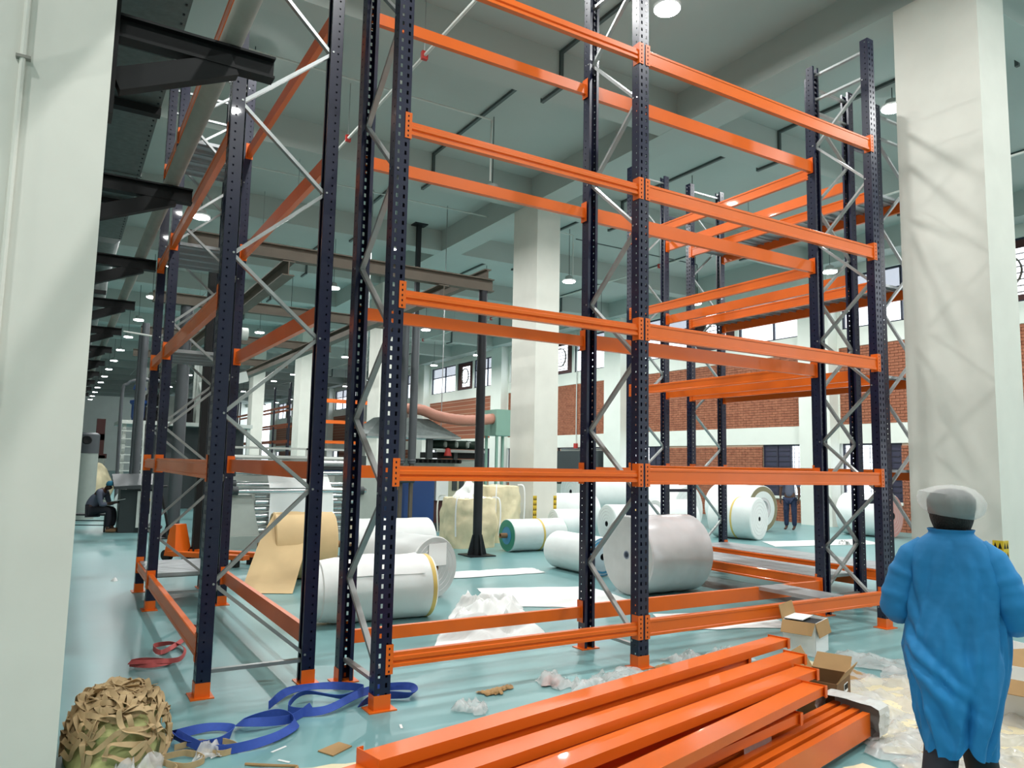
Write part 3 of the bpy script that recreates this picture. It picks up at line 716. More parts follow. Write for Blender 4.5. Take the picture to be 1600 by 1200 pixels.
t = thing('brown_press', 'brown machine with a wheel behind the round grey cabinet', 'machine', (1.05, 28.2, 0))
MB().box(-.3, .3, -.2, .2, 0, 1.7).build('frame', M_MGREY, t); MB().box(-.6, .25, -.15, .15, 2.2, 2.4).box(.0, .25, -.15, .15, 1.7, 2.9).box(-.4, .35, -.2, .2, 1.6, 1.75).build('head', M_MAROON, t)
P = catmull([(1.55, 24.5, 0), (1.5, 24.5, 3.3), (1.62, 24.5, 3.8), (2.0, 24.5, 3.95), (2.6, 24.5, 3.95)], 8)
tag(MB().tube(P, .05, 10).build('bent_pipe', M_PIPE, smooth=True), 'dark bent pipe curving over beside the ladder', 'pipe')
tag(MB().tube(catmull([(.95, 16.5, 4.15), (1.55, 16.5, 4.1), (1.6, 16.5, 4.05), (1.58, 16.5, 2.0), (1.58, 16.5, .1)], 6), .018, 8).build('white_conduit', M_PIPEW, smooth=True), 'thin white conduit dropping from the brackets beyond the left rack', 'conduit')
# pallet jack
t = thing('pallet_jack', 'orange hand pallet jack parked behind the left rack', 'pallet jack', (1.75, 13.55, 0), math.radians(-48))
for s in (-1, 1):
    f = MB().box(.1, 1.55, s*.2-.08, s*.2+.08, .12, .19).build('fork', M_ORANGE, t); MB().box(1.3, 1.4, s*.2-.05, s*.2+.05, .0, .12).build('load_wheel', M_RUBBER, f)
MB().hexa([(-.05, -.16, .1), (.2, -.2, .1), (.2, .2, .1), (-.05, .16, .1), (0, -.1, .6), (.12, -.12, .6), (.12, .12, .6), (0, .1, .6)]).build('body', M_ORANGE, t)
MB().hexa([(-.075, -.1, .12), (-.06, -.1, .12), (-.06, .1, .12), (-.075, .1, .12), (-.06, -.08, .42), (-.04, -.08, .42), (-.04, .08, .42), (-.06, .08, .42)]).build('label_plate', M_YELLOW, t)
MB().tube([(-.12, -.3, .1), (-.12, -.3, .5), (-.2, -.1, .55)], .03, 8).build('hydraulic_arm', M_STEEL, t)
MB().tube([(-.1, 0, .4), (-.35, 0, 1.2)], .022, 8).tube([(-.35, -.15, 1.2), (-.35, .15, 1.2), ], .02, 8).build('handle', M_BLACK, t)
MB().lathe([(-.05, .0), (-.05, .09), (.05, .09), (.05, 0)], 16, 'y', (-.12, 0, .09)).build('steer_wheel', M_RUBBER, t, smooth=True)

# ============================================================ ROLLS OF FILM
def roll(label, x, y, r, L, ang, m=M_ROLL, face=None, core=.06, corem=M_DARKC, z=None, step=0, tape=None, wob=.012, seed=0, out=0., rings=True, group='rolls of film on the floor', name='film_roll', cat='roll'):
    t = thing(name, label, cat, (x, y, (z if z is not None else r)), math.radians(ang), group=group)
    b = .015; pr = [(-L/2, core)]
    if step: pr += [(-L/2, r*.86), (-L/2+.06, r*.88), (-L/2+.07, r*.93), (-L/2+.13, r*.95), (-L/2+.14, r-b)]
    else: pr += [(-L/2, r-b), (-L/2+b, r)]
    n = 10
    for k in range(1, n): pr.append((-L/2+.14+(L-.16)*k/n, r*(1+.006*math.sin(k*2.1+seed))))
    pr += [(L/2-b, r), (L/2, r-b), (L/2, core)]
    MB().lathe(pr, 44, 'x', wob=wob, seed=seed).build('body', m, t, smooth=True)
    e0 = (L/2+.004)
    for s in (-1, 1):
        rr = r*(.84 if step and s < 0 else .965)
        fm = face if face else m
        f = MB().lathe([(s*e0, core), (s*e0, rr), (s*(L/2-.01), rr)], 44, 'x').build('end_face', fm, t, smooth=False)
        if rings:
            rg = MB()
            for q in range(1, 5):
                ra = core+(rr-core)*q/5; rg.lathe([(s*(e0+.001), ra-.004), (s*(e0+.004), ra), (s*(e0+.001), ra+.004)], 36, 'x')
            rg.build('winding_ring', M_ROLLG if m is not M_ROLLG else M_GALV, f, smooth=True)
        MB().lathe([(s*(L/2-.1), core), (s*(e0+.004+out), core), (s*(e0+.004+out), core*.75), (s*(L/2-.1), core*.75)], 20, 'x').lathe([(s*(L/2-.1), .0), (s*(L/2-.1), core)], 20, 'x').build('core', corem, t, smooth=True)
    if tape:
        for tx in tape: MB().lathe([(tx*L-.022, r*1.008), (tx*L+.022, r*1.008)], 44, 'x', wob=wob, seed=seed).build('tape', M_TAPE, t, smooth=True, solid=.003)
    return t
RA = roll('white film roll with stepped left end, nearest the front rack', 3.0, 7.82, .335, 1.3, -3, step=1, tape=(.47,), wob=.03, seed=1)
# loose wrap over the near roll
wb = MB(); 
for i in range(14):
    for j in range(10):
        def P(i_, j_):
            a = math.radians(30+120*i_/14); u = -.35+.85*j_/10; R = .345+.02*noise.noise(Vector((a*2, u*4, 3)))+.012*abs(math.sin(a*3+u*5))
            return (u, -R*math.cos(a), R*math.sin(a))
        wb.quad(P(i, j), P(i+1, j), P(i+1, j+1), P(i, j+1))
wb.build('loose_wrap', M_SHEET, RA, smooth=True, solid=.002)
RBk = roll('clear-wrapped white roll with a paper slip on its grey end, behind the near roll', 3.98, 9.2, .385, 1.15, 107, m=M_ROLL, face=mat('grey_end', 'c2c6c4', .6, var=.1), corem=M_CORE, seed=2)
sl = MB().box(-.58-.012, -.58-.008, -.18, .12, .02, .3).build('paper_slip', M_WHITE, RBk)
roll('white film roll lying behind the clear-wrapped one', 4.4, 10.75, .42, 1.2, -4, seed=3, corem=M_CORE)
kr = roll('kraft paper roll with an unwound flap beside the left rack', 3.12, 10.95, .47, .85, -6, m=M_KRAFT, face=M_KRAFT, corem=M_CORE, core=.05, out=.18, rings=False, seed=4, group='rolls of film on the floor', name='kraft_roll')
fl = MB(); N = 12
for i in range(N):
    for j in range(6):
        def P(i_, j_):
            s = i_/N; v = j_/6
            y_ = -.12-.42*s-.5*s*s; z_ = .46*(1-s)**1.1-.46*s+.03*math.sin(s*5)
            return (-.42+.62*v*(1-.1*s)-.5*s+.05*v*s, y_-.25*(v)*s, max(-.462, z_+.03*math.sin(v*4+s*3)))
        fl.quad(P(i, j), P(i+1, j), P(i+1, j+1), P(i, j+1))
fl.build('unwound_flap', M_KRAFT, kr, smooth=True, solid=.002)
big = roll('big pale grey shrink-wrapped roll at the foot of the front rack', 7.12, 7.85, .52, 1.08, 0, m=M_ROLLG, face=mat('grey_end', 'c2c6c4', .6, var=.1), core=.055, corem=mat('grey_plug', '7d8796', .6), seed=5, rings=False, wob=.008)
rblue = roll('white roll with a blue-ringed end and dark core in front of the column', 7.28, 9.85, .3, 1.2, -90, face=mat('pale_blue_end', 'bcd0d8', .5), core=.05, seed=6, rings=False)
for ra, rb in ((.27, .285), (.22, .25)): MB().lathe([(.606, ra), (.609, ra), (.609, rb), (.606, rb)], 40, 'x').build('blue_ring', M_BLUEF, rblue)
t = roll('white roll with a teal end and brown core beside the bulk bags', 8.2, 12.62, .31, 1.25, 0, face=M_TEAL, corem=M_CORE, core=.05, out=.14, tape=(.05,), seed=7, rings=False)
MB().lathe([(-.632, .05), (-.632, .17), (-.636, .17)], 32, 'x').build('inner_ring', M_BLUEF, t)
roll('white roll with a yellow band near the front rack post, under the piled rolls', 11.1, 13.1, .42, 1.25, -8, tape=(-.05,), seed=8)
roll('short white roll half hidden behind the left rear post', 9.85, 13.7, .36, .8, -12, seed=9)
roll('white roll resting on top of the pile before the service opening', 12.3, 15.9, .55, 1.6, -5, z=1.0, seed=10)
roll('white roll at the back of the pile against the column', 10.9, 15.3, .5, 1.4, -6, seed=11)
roll('large white roll at the far left of the group by the brick wall', 15.0, 17.0, .68, 1.7, -30, seed=12)
roll('large white roll with a creased wrap in the middle of the wall group', 13.6, 14.6, .62, 1.3, -80, seed=13)
roll('white roll leaning between the big roll and the wall group', 12.35, 13.1, .47, .9, 170, seed=23)
roll('white roll with a small dark core hole facing right, in front of the wall group', 14.3, 12.9, .5, 1.1, -74, core=.055, tape=(.05,), seed=14)
rr_ = roll('white roll with a wide brown-rimmed end facing right by the brick wall', 16.3, 14.6, .62, 1.5, -87, face=M_RIMB, core=.3, corem=M_ROLLG, seed=15, rings=False)
MB().lathe([(.762, .3), (.762, .47), (.757, .47)], 36, 'x').build('inner_ring', M_ROLL, rr_)
roll('white roll with a pink end standing beside the right column', 18.35, 12.1, .55, 1.25, -85, face=M_PINK, core=.09, seed=16)
roll('small white roll behind the control console', 1.9, 24.0, .4, .8, 80, seed=17)

# ---- white sheets lying about
def sheet(label, pts, amp, seed, m=M_SHEET, name='plastic_sheet', nx=22, ny=14, base=.006, group=None, cat='sheet', freq=3.2):
    """crumpled sheet over a quadrilateral of floor points"""
    a, b, c, d = [Vector((p[0], p[1], 0)) for p in pts]; mb = MB()
    def P(i, j):
        u, v = i/nx, j/ny
        p = (a*(1-u)+b*u)*(1-v)+(d*(1-u)+c*u)*v
        ed = .04*noise.noise(Vector((u*6+seed, v*6, 1.3)))
        q = Vector((p.x*freq+seed*3.1, p.y*freq, seed))
        h = (1-abs(noise.noise(q)*1.8))*.8+.4*(1-abs(noise.noise(q*2.1+Vector((3, 1, 0)))*2))
        h = max(0, h-.35)
        k = min(1, 5*min(u, 1-u, v, 1-v)+.1)
        return (p.x+ed+.2*amp*noise.noise(q*1.3), p.y+ed+.2*amp*noise.noise(q*1.3+Vector((5, 0, 0))), base+amp*h*k)
    for i in range(nx):
        for j in range(ny): mb.quad(P(i, j), P(i+1, j), P(i+1, j+1), P(i, j+1))
    me = mb.mesh(name, m); bm = bmesh.new(); bm.from_mesh(me); bmesh.ops.remove_doubles(bm, verts=bm.verts, dist=1e-5); bmesh.ops.recalc_face_normals(bm, faces=bm.faces); bm.to_mesh(me); bm.free()
    me.shade_smooth()
    return tag(link(name, me), label, cat, group)
sheet('flat white sheet strip on the floor behind the near rolls', [(5.1, 10.0), (6.7, 9.95), (6.8, 10.5), (5.1, 10.6)], .04, 1, freq=1.2)
sheet('long white sheet spread on the floor beneath the front rack', [(4.6, 7.9), (6.3, 6.9), (6.5, 8.6), (5.0, 9.1)], .03, 2, freq=1.0)
sheet('crumpled white wrapping heap under the front rack', [(3.05, 6.35), (4.25, 6.3), (4.9, 7.9), (4.2, 8.1)], .30, 3, nx=70, ny=70, freq=2.4)
sheet('white sheet on the floor beneath the galvanised plank', [(5.6, 5.95), (6.9, 5.5), (7.3, 6.2), (6.0, 6.7)], .02, 4, freq=1.0)
sheet('white sheet with brown paper lying before the wall group of rolls', [(13.6, 11.2), (16.6, 10.6), (17.2, 11.6), (14.2, 12.1)], .03, 5, freq=.8)
sheet('white sheet poking out under the near roll', [(3.2, 9.75), (3.6, 9.5), (3.7, 10.1), (3.3, 10.25)], .05, 6, freq=1.5)

# ---- bulk bags
def bag(label, x, y, w_, d_, h, seed, top=True):
    t = thing('bulk_bag', label, 'bag', (x, y, 0), math.radians(-20+15*seed), group='cream bulk bags')
    mb = MB(); n, kz = 64, 24
    for k in range(kz+1):
        z = h*k/kz; s = 1+.07*math.sin(PI*k/kz)
        for j in range(n):
            a = 2*PI*j/n; ca, sa = math.cos(a), math.sin(a)
            q = (abs(ca)**3+abs(sa)**3)**(-1/3)
            r = s*(1+.10*noise.noise(Vector((ca*2+seed, sa*2, z*3)))+.05*noise.noise(Vector((ca*6, sa*6+seed, z*7))))
            mb.v.append((w_/2*q*ca*r, d_/2*q*sa*r, z+.04*noise.noise(Vector((ca*3, sa*3, z*4+seed)))*(k > 0)))
    for k in range(kz):
        for j in range(n): mb.f.append((k*n+j, k*n+(j+1) % n, (k+1)*n+(j+1) % n, (k+1)*n+j))
    mb.f.append(tuple(kz*n+j for j in range(n)))
    mb.build('body', M_BAG, t, smooth=True)
    for sx in (-1, 1):
        for sy in (-1, 1):
            sp = MB(); P = catmull([(sx*w_*.47, sy*d_*.52, h*.25), (sx*w_*.49, sy*d_*.54, h*.7), (sx*w_*.46, sy*d_*.52, h*1.0), (sx*w_*.36, sy*d_*.4, h*1.03)], 6)
            for a, b in zip(P[:-1], P[1:]): sp.bar(a, b, .03, .008, (0, sy, .2))
            sp.build('lifting_strap', M_WHITE, t)
    if top:
        mb = MB(); n = 26
        for k in range(8):
            z = h*.95+.42*k/7; r = .36*(1-k/7.5)
            for j in range(n):
                a = 2*PI*j/n; rr = r*(1+.5*noise.noise(Vector((math.cos(a)*2.5, math.sin(a)*2.5+seed, k*.5))))
                mb.v.append((rr*math.cos(a)*w_, rr*math.sin(a)*d_, z+.05*noise.noise(Vector((a, k*.7, seed)))))
        for k in range(7):
            for j in range(n): mb.f.append((k*n+j, k*n+(j+1) % n, (k+1)*n+(j+1) % n, (k+1)*n+j))
        mb.build('liner', M_SHEET, t, smooth=True)
bag('cream bulk bag with white liner standing behind the dark gantry post', 7.32, 13.75, 1.0, .95, .98, 1)
bag('cream bulk bag slumped against the middle column behind the other bag', 8.4, 14.45, .85, .85, 1.2, 2, False)
tag(MB().lathe([(0, .35), (.3, .42), (.6, .34), (.9, .2), (1.05, .08), (1.08, 0)], 20, wob=.25, seed=4).build('yellow_sack', M_BAG, smooth=True, loc=(1.12, 26.4, .4)), 'limp cream-yellow sack draped behind the seated person', 'sack')
tag(MB().lathe([(0, .4), (.35, .42), (.4, 0)], 20, wob=.1).build('sack_crate', M_MGREY, smooth=True, loc=(1.12, 26.4, 0)), 'grey tub under the limp yellow sack', 'tub')

# ============================================================ LOOSE BEAMS IN THE FOREGROUND
LB = 3.39
lb_flat = MB().prism([(-.07, 0), (-.07, .05), (.062, .05), (.07, .042), (.07, .006), (.062, 0)], -LB/2, LB/2).mesh('rail', M_ORANGE)
lb_edge = MB().prism([(-.025, 0), (-.025, .14), (.02, .14), (.025, .134), (.025, 0)], -LB/2, LB/2).mesh('rail', M_ORANGE)
ec_flat = MB().box(-.005, 0, -.082, .08, -.008, .06).box(-.03, 0, -.088, -.082, -.008, .06).mesh('end_connector', M_ORANGE)
ec_edge = MB().box(-.005, 0, -.03, .028, -.01, .146).mesh('end_connector', M_ORANGE)
def loose(label, bx, by, z, ang, flat=True, tilt=0., group='orange rack beams heaped in the foreground'):
    """bx, by: right-hand end; ang in degrees"""
    a = math.radians(ang); c = (bx-LB/2*math.cos(a), by-LB/2*math.sin(a))
    t = thing('rack_beam', label, 'beam', (c[0], c[1], z), a, group=group)
    t.rotation_euler[1] = math.radians(tilt)
    link('rail', lb_flat if flat else lb_edge, t)
    e1 = link('end_connector', ec_flat if flat else ec_edge, t, (LB/2+.004, 0, 0)); e0 = link('end_connector', ec_flat if flat else ec_edge, t, (-LB/2-.004, 0, 0), PI)
    if 'wrapped bundle' in label: bpy.data.objects.remove(e1)
    return t
G = 'orange rack beams heaped in the foreground'
loose('glossy orange beam on top of the heap, furthest from the viewer', 4.50, 3.70, .45, 11.5)
loose('second orange beam of the heap, one step below the top beam', 4.38, 3.47, .405, 11.7)
loose('third orange beam of the heap, under the second', 4.25, 3.28, .37, 12.0)
loose('orange beam slanting across the front of the heap', 4.08, 3.10, .335, 14.5, tilt=0)
for k, (x, y, z) in enumerate(((4.36, 3.62, .40), (4.3, 3.62, .35), (4.3, 3.6, .30), (4.28, 3.58, .25), (4.3, 3.4, .30), (4.26, 3.38, .25), (4.22, 3.2, .25), (4.1, 3.02, .25))):
    loose(f'orange beam buried inside the heap, {ORD[k]} from the top', x-.35, y, z, 11.6)
for k, (y, z) in enumerate(((3.62, .1), (3.42, .1), (3.22, .1))):
    loose(f'orange beam on edge at the bottom of the heap, {ORD[k]} from the back', 3.85, y, z, 11.6, False)
for k in range(2): loose(f'orange beam on edge with film-wrapped end between the heap and the bundle, {ORD[k]} from the heap', 3.42, 3.06-.06*k, .06, 13, False)
for k in range(4): loose(f'orange beam of the wrapped bundle in front, {ORD[k]} from the heap', 4.50-.012*k, 3.24-.078*k, .05, 13, False, group='orange beams of the wrapped bundle')
def skid(x, y, L, label): tag(MB().box(-L/2, L/2, -.05, .05, 0, 1).build('timber_skid', M_CARDD, loc=(x, y, 0), rz=math.radians(101)), label, 'timber')
for i, (x, y, L, h, lb) in enumerate(((3.7, 3.28, .75, .1, 'dark timber skid under the right end of the beam heap'), (1.8, 2.9, .75, .1, 'dark timber skid under the left end of the beam heap'), (3.4, 2.83, .45, .05, 'timber skid under the wrapped bundle, right end'), (2.0, 2.5, .45, .05, 'timber skid under the wrapped bundle, left end'))):
    tag(MB().box(-L/2, L/2, -.05, .05, 0, h).build('timber_skid', M_CARDD, loc=(x, y, 0), rz=math.radians(102)), lb, 'timber')
def wrap_end(label, x, y, z, ang, w_, h, L, seed, m=M_FILM):
    mb = MB(); n = 28; kx = 8
    for k in range(kx+1):
        s = -L+L*k/kx
        for j in range(n):
            a = 2*PI*j/n; ca, sa = math.cos(a), math.sin(a); q = (abs(ca)**6+abs(sa)**6)**(-1/6)
            r = 1+.10*noise.noise(Vector((ca*4+seed, sa*4, s*14)))
            mb.v.append((s, w_/2*q*ca*r, h/2*q*sa*r))
    for k in range(kx):
        for j in range(n): mb.f.append((k*n+j, k*n+(j+1) % n, (k+1)*n+(j+1) % n, (k+1)*n+j))
    mb.f.append(tuple(kx*n+j for j in range(n)))
    return tag(mb.build('film_wrap', m, smooth=False, loc=(x, y, z), rz=math.radians(ang)), label, 'wrap')
M_PAD = mat('wrap_pad', 'cfcfcb', .4, bump=.25, bscale=18, coat=.4)
wrap_end('grey foam and film wrap round the end of the front bundle', 4.60, 3.16, .135, 13, .40, .21, .17, 2, M_PAD)
wrap_end('clear film wrapped round the beam ends under the heap', 3.5, 3.05, .14, 13, .2, .2, .3, 5)

# ---- cartons
def open_box(label, x, y, w_, d_, h, ang, m_out, flaps, seed=0, z=0):
    t = thing('carton', label, 'box', (x, y, z), math.radians(ang))
    th = .006
    MB().box(-w_/2, w_/2, -d_/2, d_/2, 0, th).build('bottom', m_out, t)
    for (a, b, c_, d) in ((-w_/2, w_/2, -d_/2, -d_/2+th), (-w_/2, w_/2, d_/2-th, d_/2), (-w_/2, -w_/2+th, -d_/2, d_/2), (w_/2-th, w_/2, -d_/2, d_/2)):
        MB().box(a, b, c_, d, 0, h).build('side', m_out, t)
    for (sd, le, an) in flaps:      # side, length, angle from horizontal outward (deg)
        a = math.radians(an); dx, dz = le*math.cos(a), le*math.sin(a); mb = MB()
        if sd in 'fb':
            y0 = -d_/2 if sd == 'f' else d_/2; sg = -1 if sd == 'f' else 1
            mb.quad((-w_/2, y0, h), (w_/2, y0, h), (w_/2-.01, y0+sg*dx, h+dz), (-w_/2+.01, y0+sg*dx, h+dz))
        else:
            x0 = -w_/2 if sd == 'l' else w_/2; sg = -1 if sd == 'l' else 1
            mb.quad((x0, -d_/2, h), (x0, d_/2, h), (x0+sg*dx, d_/2-.01, h+dz), (x0+sg*dx, -d_/2+.01, h+dz))
        mb.build('flap', M_CARD, t, solid=.005)
    return t
t = open_box('open white-sided carton with brown flaps beneath the front rack beam', 6.15, 4.74, .38, .3, .3, 20, M_WHITE, (('f', .13, -75), ('r', .13, -65), ('l', .13, -50), ('b', .13, 75)))
MB().box(-.15, .15, -.12, .12, .2, .285).build('contents', M_DARKC, t); MB().box(-.14, .16, -.02, .15, .305, .312).build('lid_paper', M_WHITE, t)
t = open_box('crumpled brown carton with printed arrows beside the beam heap', 4.7, 3.48, .38, .26, .27, 22, M_CARDD, (('f', .1, 60), ('r', .14, 40), ('b', .16, 60)))
pr = MB()
for k in range(2): pr.prism([(-.1+.12*k, .06), (-.06+.12*k, .12), (-.1+.12*k, .18), (-.07+.12*k, .18), (-.03+.12*k, .12), (-.07+.12*k, .06)], -.133, -.1305, 'y')
pr.build('arrow_print', M_BLACK, t)
MB().box(.0, .1, -.134, -.131, .17, .23).build('barcode_label', M_WHITE, t)
bc = MB()
for k in range(9): bc.box(.008+.01*k, .008+.01*k+(.004 if k % 3 else .007), -.136, -.134, .19, .225)
bc.build('barcode_print', M_BLACK, t)
t = open_box('tan open carton on the floor to the right of the walking person', 6.75, 3.35, .5, .4, .3, -15, M_WHITE, (('f', .25, -30), ('l', .25, 30), ('b', .25, 70)))
t = open_box('white torn carton lying behind the walking person at the right edge', 6.0, 2.75, .45, .4, .28, 15, M_WHITE, (('f', .18, -60), ('l', .18, -20)))
MB().box(-.08, .06, -.205, -.2, .08, .18).build('brown_patch', M_CARDD, t)

# ---- floor debris
rnd = random.Random(11)
def pxy(x, y, s): return [(x-s, y-s*.7), (x+s, y-s), (x+s*.9, y+s*.8), (x-s*.8, y+s)]
def scrap(label, x, y, s, seed, m, amp, name, cat, group, nx=12, ny=10, fr=7.): 
    a = rnd.random()*6.28; q = []
    for (px, py) in ((-1, -.7), (1, -.8), (.9, .75), (-.85, .8)):
        px *= s*(.8+.4*rnd.random()); py *= s*(.8+.4*rnd.random()); q.append((x+px*math.cos(a)-py*math.sin(a), y+px*math.sin(a)+py*math.cos(a)))
    return sheet(label, q, amp, seed, m, name, nx, ny, .008, group, cat, fr)
clear = [(4.75, 3.05, .3), (5.0, 3.4, .32), (5.3, 3.7, .35), (5.6, 4.0, .35), (5.2, 4.25, .33), (4.9, 3.95, .25), (5.6, 3.3, .35), (5.2, 2.95, .3), (4.85, 2.7, .3), (4.55, 2.75, .28), (4.4, 2.5, .28), (4.75, 2.35, .28), (5.25, 2.5, .3), (5.7, 2.8, .32), (6.1, 3.7, .33), (5.9, 2.2, .3), (5.4, 2.0, .3), (4.2, 2.25, .25), (6.3, 4.2, .3), (3.9, 2.3, .22)]
for k, (x, y, s) in enumerate(clear):
    scrap(f'crumpled clear wrapping film on the littered floor beside the walking person, {ORD[k]} piece', x, y, s, 20+k, M_FILM, .08, 'film_scrap', 'film', 'clear film scraps on the right', 20, 18, 4.5)
board = [(4.9, 2.95, .42, 'by the bundle end'), (5.3, 3.2, .45, 'amid the film scraps'), (5.0, 2.35, .45, 'under the walking person'), (5.8, 3.5, .42, 'right of the walking person'), (4.45, 2.3, .36, 'at the lower edge of the bundle'), (5.5, 2.55, .45, 'behind the walking person'), (5.5, 4.2, .4, 'below the rack column'), (6.3, 3.0, .4, 'beside the white carton'), (5.05, 3.75, .35, 'beside the printed carton'), (6.1, 2.3, .4, 'at the right edge of the litter'), (4.1, 1.95, .35, 'at the feet of the viewer'), (3.95, 2.5, .3, 'below the middle of the bundle'), (3.45, 2.3, .3, 'below the left of the bundle'), (5.5, 3.85, .4, 'beside the tan strap'), (4.8, 2.0, .4, 'under the gown hem')]
for k, (x, y, s, w_) in enumerate(board):
    scrap(f'cream cardboard sheet on the floor {w_}', x, y, s, 60+k, M_CREAM, .012, 'cardboard_sheet', 'cardboard', 'cream board scraps', 6, 5, 3)
for k, (x, y, s, w_) in enumerate(((4.55, 2.62, .12, 'below the bundle end'), (5.75, 4.05, .2, 'near the right column'), (4.3, 2.4, .12, 'lower right of the bundle'), (5.0, 2.9, .1, 'beside the bundle wrap'), (5.6, 2.9, .12, 'left of the white carton'))):
    scrap(f'torn brown cardboard piece {w_}', x, y, s, 80+k, M_CARD, .05, 'cardboard_scrap', 'cardboard', 'brown cardboard scraps', 8, 6, 6)
for k, (x, y, s, w_) in enumerate(((3.6, 4.7, .2, 'behind the beam heap, left of the rack foot'), (3.95, 4.75, .22, 'behind the beam heap, beside the rack foot'), (3.45, 4.95, .17, 'holding a red and dark wrapper'), (4.2, 4.6, .16, 'touching the rack foot plate'), (4.9, 5.0, .2, 'right of the middle rack foot'), (5.3, 4.9, .18, 'under the right bay of the front rack'))):
    scrap(f'crumpled clear film {w_}', x, y, s, 90+k, M_FILM, .11, 'film_scrap', 'film', 'clear film scraps behind the heap', 18, 16, 6)
scrap('small wad of clear film on the open teal floor', 2.56, 4.72, .14, 101, M_FILM, .09, 'film_scrap', 'film', None, 14, 12, 11)
scrap('red-edged wrapper scrap behind the beam heap', 3.42, 4.98, .09, 102, M_PINK, .06, 'wrapper_scrap', 'wrapper', None, 8, 8, 9)
for k, (x, y, s, w_) in enumerate(((2.88, 4.98, .09, 'on the open teal floor'), (3.02, 5.03, .07, 'just beyond the first'), (4.55, 4.9, .1, 'right of the middle rack foot'))):
    scrap(f'torn brown cardboard scrap {w_}', x, y, s, 110+k, M_CARD, .03, 'cardboard_scrap', 'cardboard', 'brown cardboard scraps on the open floor', 8, 6, 8)
tag(MB().hexa([(-.085, -.06, 0), (.085, -.05, 0), (.09, .06, 0), (-.08, .065, 0), (-.085, -.06, .006), (.085, -.05, .006), (.09, .06, .006), (-.08, .065, .006)]).build('cardboard_square', M_CARD, loc=(1.53, 4.46, .002), rz=.5), 'small square of brown card left of the beam heap', 'cardboard')
for k, (x, y, a, L) in enumerate(((1.24, 4.62, .5, .11), (1.22, 4.43, 2.2, .08), (2.02, 4.64, 1.3, .07))):
    tag(MB().box(-L/2, L/2, -.008, .008, 0, .003).build('paper_strip', M_WHITE, loc=(x, y, .001), rz=a), f'thin white paper strip on the teal floor, {ORD[k]} from the left', 'paper', 'white paper strips')
tag(MB().tube(catmull([(1.02, 4.48, .006), (1.15, 4.36, .015), (1.26, 4.3, .01), (1.2, 4.25, .008)], 5), .008, 6).build('cord_scrap', M_CARD), 'scrap of brown cord on the floor near the beam heap', 'cord')
tag(MB().lathe([(0, 0), (0, .05), (.03, .03), (.05, 0)], 10, wob=.5).build('paper_ball', M_WHITE, loc=(.8, 11.7, 0)), 'crumpled white paper on the floor left of the left rack', 'paper')
sheet('cream board sheet edge at the bottom of the picture under the heap', [(1.2, 4.0), (1.75, 3.95), (1.8, 4.2), (1.25, 4.28)], .01, 120, M_CREAM, 'cardboard_sheet', 6, 4)

# ---- webbing straps
def ribbon(label, pts, wd, m, name, cat='strap', group=None, flat=False, n=9, th=.004):
    P = catmull(pts, n); mb = MB(); rows = []
    for k, p in enumerate(P):
        d = (P[min(k+1, len(P)-1)]-P[max(k-1, 0)]); d.z = 0
        if d.length < 1e-6: d = Vector((1, 0, 0))
        d.normalize(); s = Vector((-d.y, d.x, 0))
        tw = .5+.5*math.sin(k*.23+len(P)); upv = (Vector((0, 0, 1))*(1-.45*tw)+s*.8*tw).normalized() if not flat else s
        rows.append((p-upv*wd/2*(1 if not flat else 1), p+upv*wd/2))
    for k in range(len(rows)-1): mb.quad(rows[k][0], rows[k+1][0], rows[k+1][1], rows[k][1])
    zm = min(v[2] for v in mb.v)
    mb.v = [(v[0], v[1], v[2]-min(0, zm)+.002) for v in mb.v]
    return tag(mb.build(name, m, smooth=True, solid=th), label, cat, group)
Z = .03
ribbon('long blue webbing sling looping from the sack to the first rack foot', [(.68, 5.05, Z), (.92, 5.1, Z), (1.05, 5.0, Z), (.95, 4.82, Z), (.8, 4.85, Z), (.72, 4.98, Z+.03), (.9, 4.7, Z), (1.2, 4.72, Z), (1.42, 4.92, Z), (1.35, 5.1, Z+.02), (1.12, 5.1, Z), (1.15, 4.98, Z+.03), (1.4, 5.02, Z), (1.6, 5.2, Z)], .055, M_BLUES, 'webbing_sling')
ribbon('blue webbing sling tangled round the feet of the left rack and front rack', [(1.35, 5.35, Z), (1.55, 5.55, Z+.02), (1.85, 5.6, Z), (2.05, 5.42, Z), (1.85, 5.3, Z), (1.6, 5.38, Z+.04), (1.45, 5.2, Z), (1.65, 5.08, Z), (1.95, 5.22, Z+.03), (2.2, 5.38, Z), (2.38, 5.3, Z), (2.3, 5.12, Z), (2.1, 5.2, Z), (1.9, 5.08, Z)], .055, M_BLUES, 'webbing_sling')
ribbon('faded red webbing strap curled on the floor under the left rack', [(.62, 6.9, Z), (.78, 6.78, Z), (.92, 6.85, Z), (.74, 6.98, Z), (.62, 6.88, Z+.02), (.85, 6.8, Z+.02), (1.0, 6.9, Z), (1.08, 7.25, Z), (1.02, 7.5, Z), (.85, 7.45, Z), (.9, 7.2, Z), (1.2, 7.75, Z), (1.35, 7.95, Z), (1.25, 8.2, Z)], .04, M_REDS, 'webbing_strap')
ribbon('thin red strap trailing behind the printed carton', [(5.0, 4.35, .01), (5.2, 4.2, .02), (5.35, 4.0, .015), (5.6, 3.9, .01)], .03, M_REDS, 'webbing_strap', flat=True)

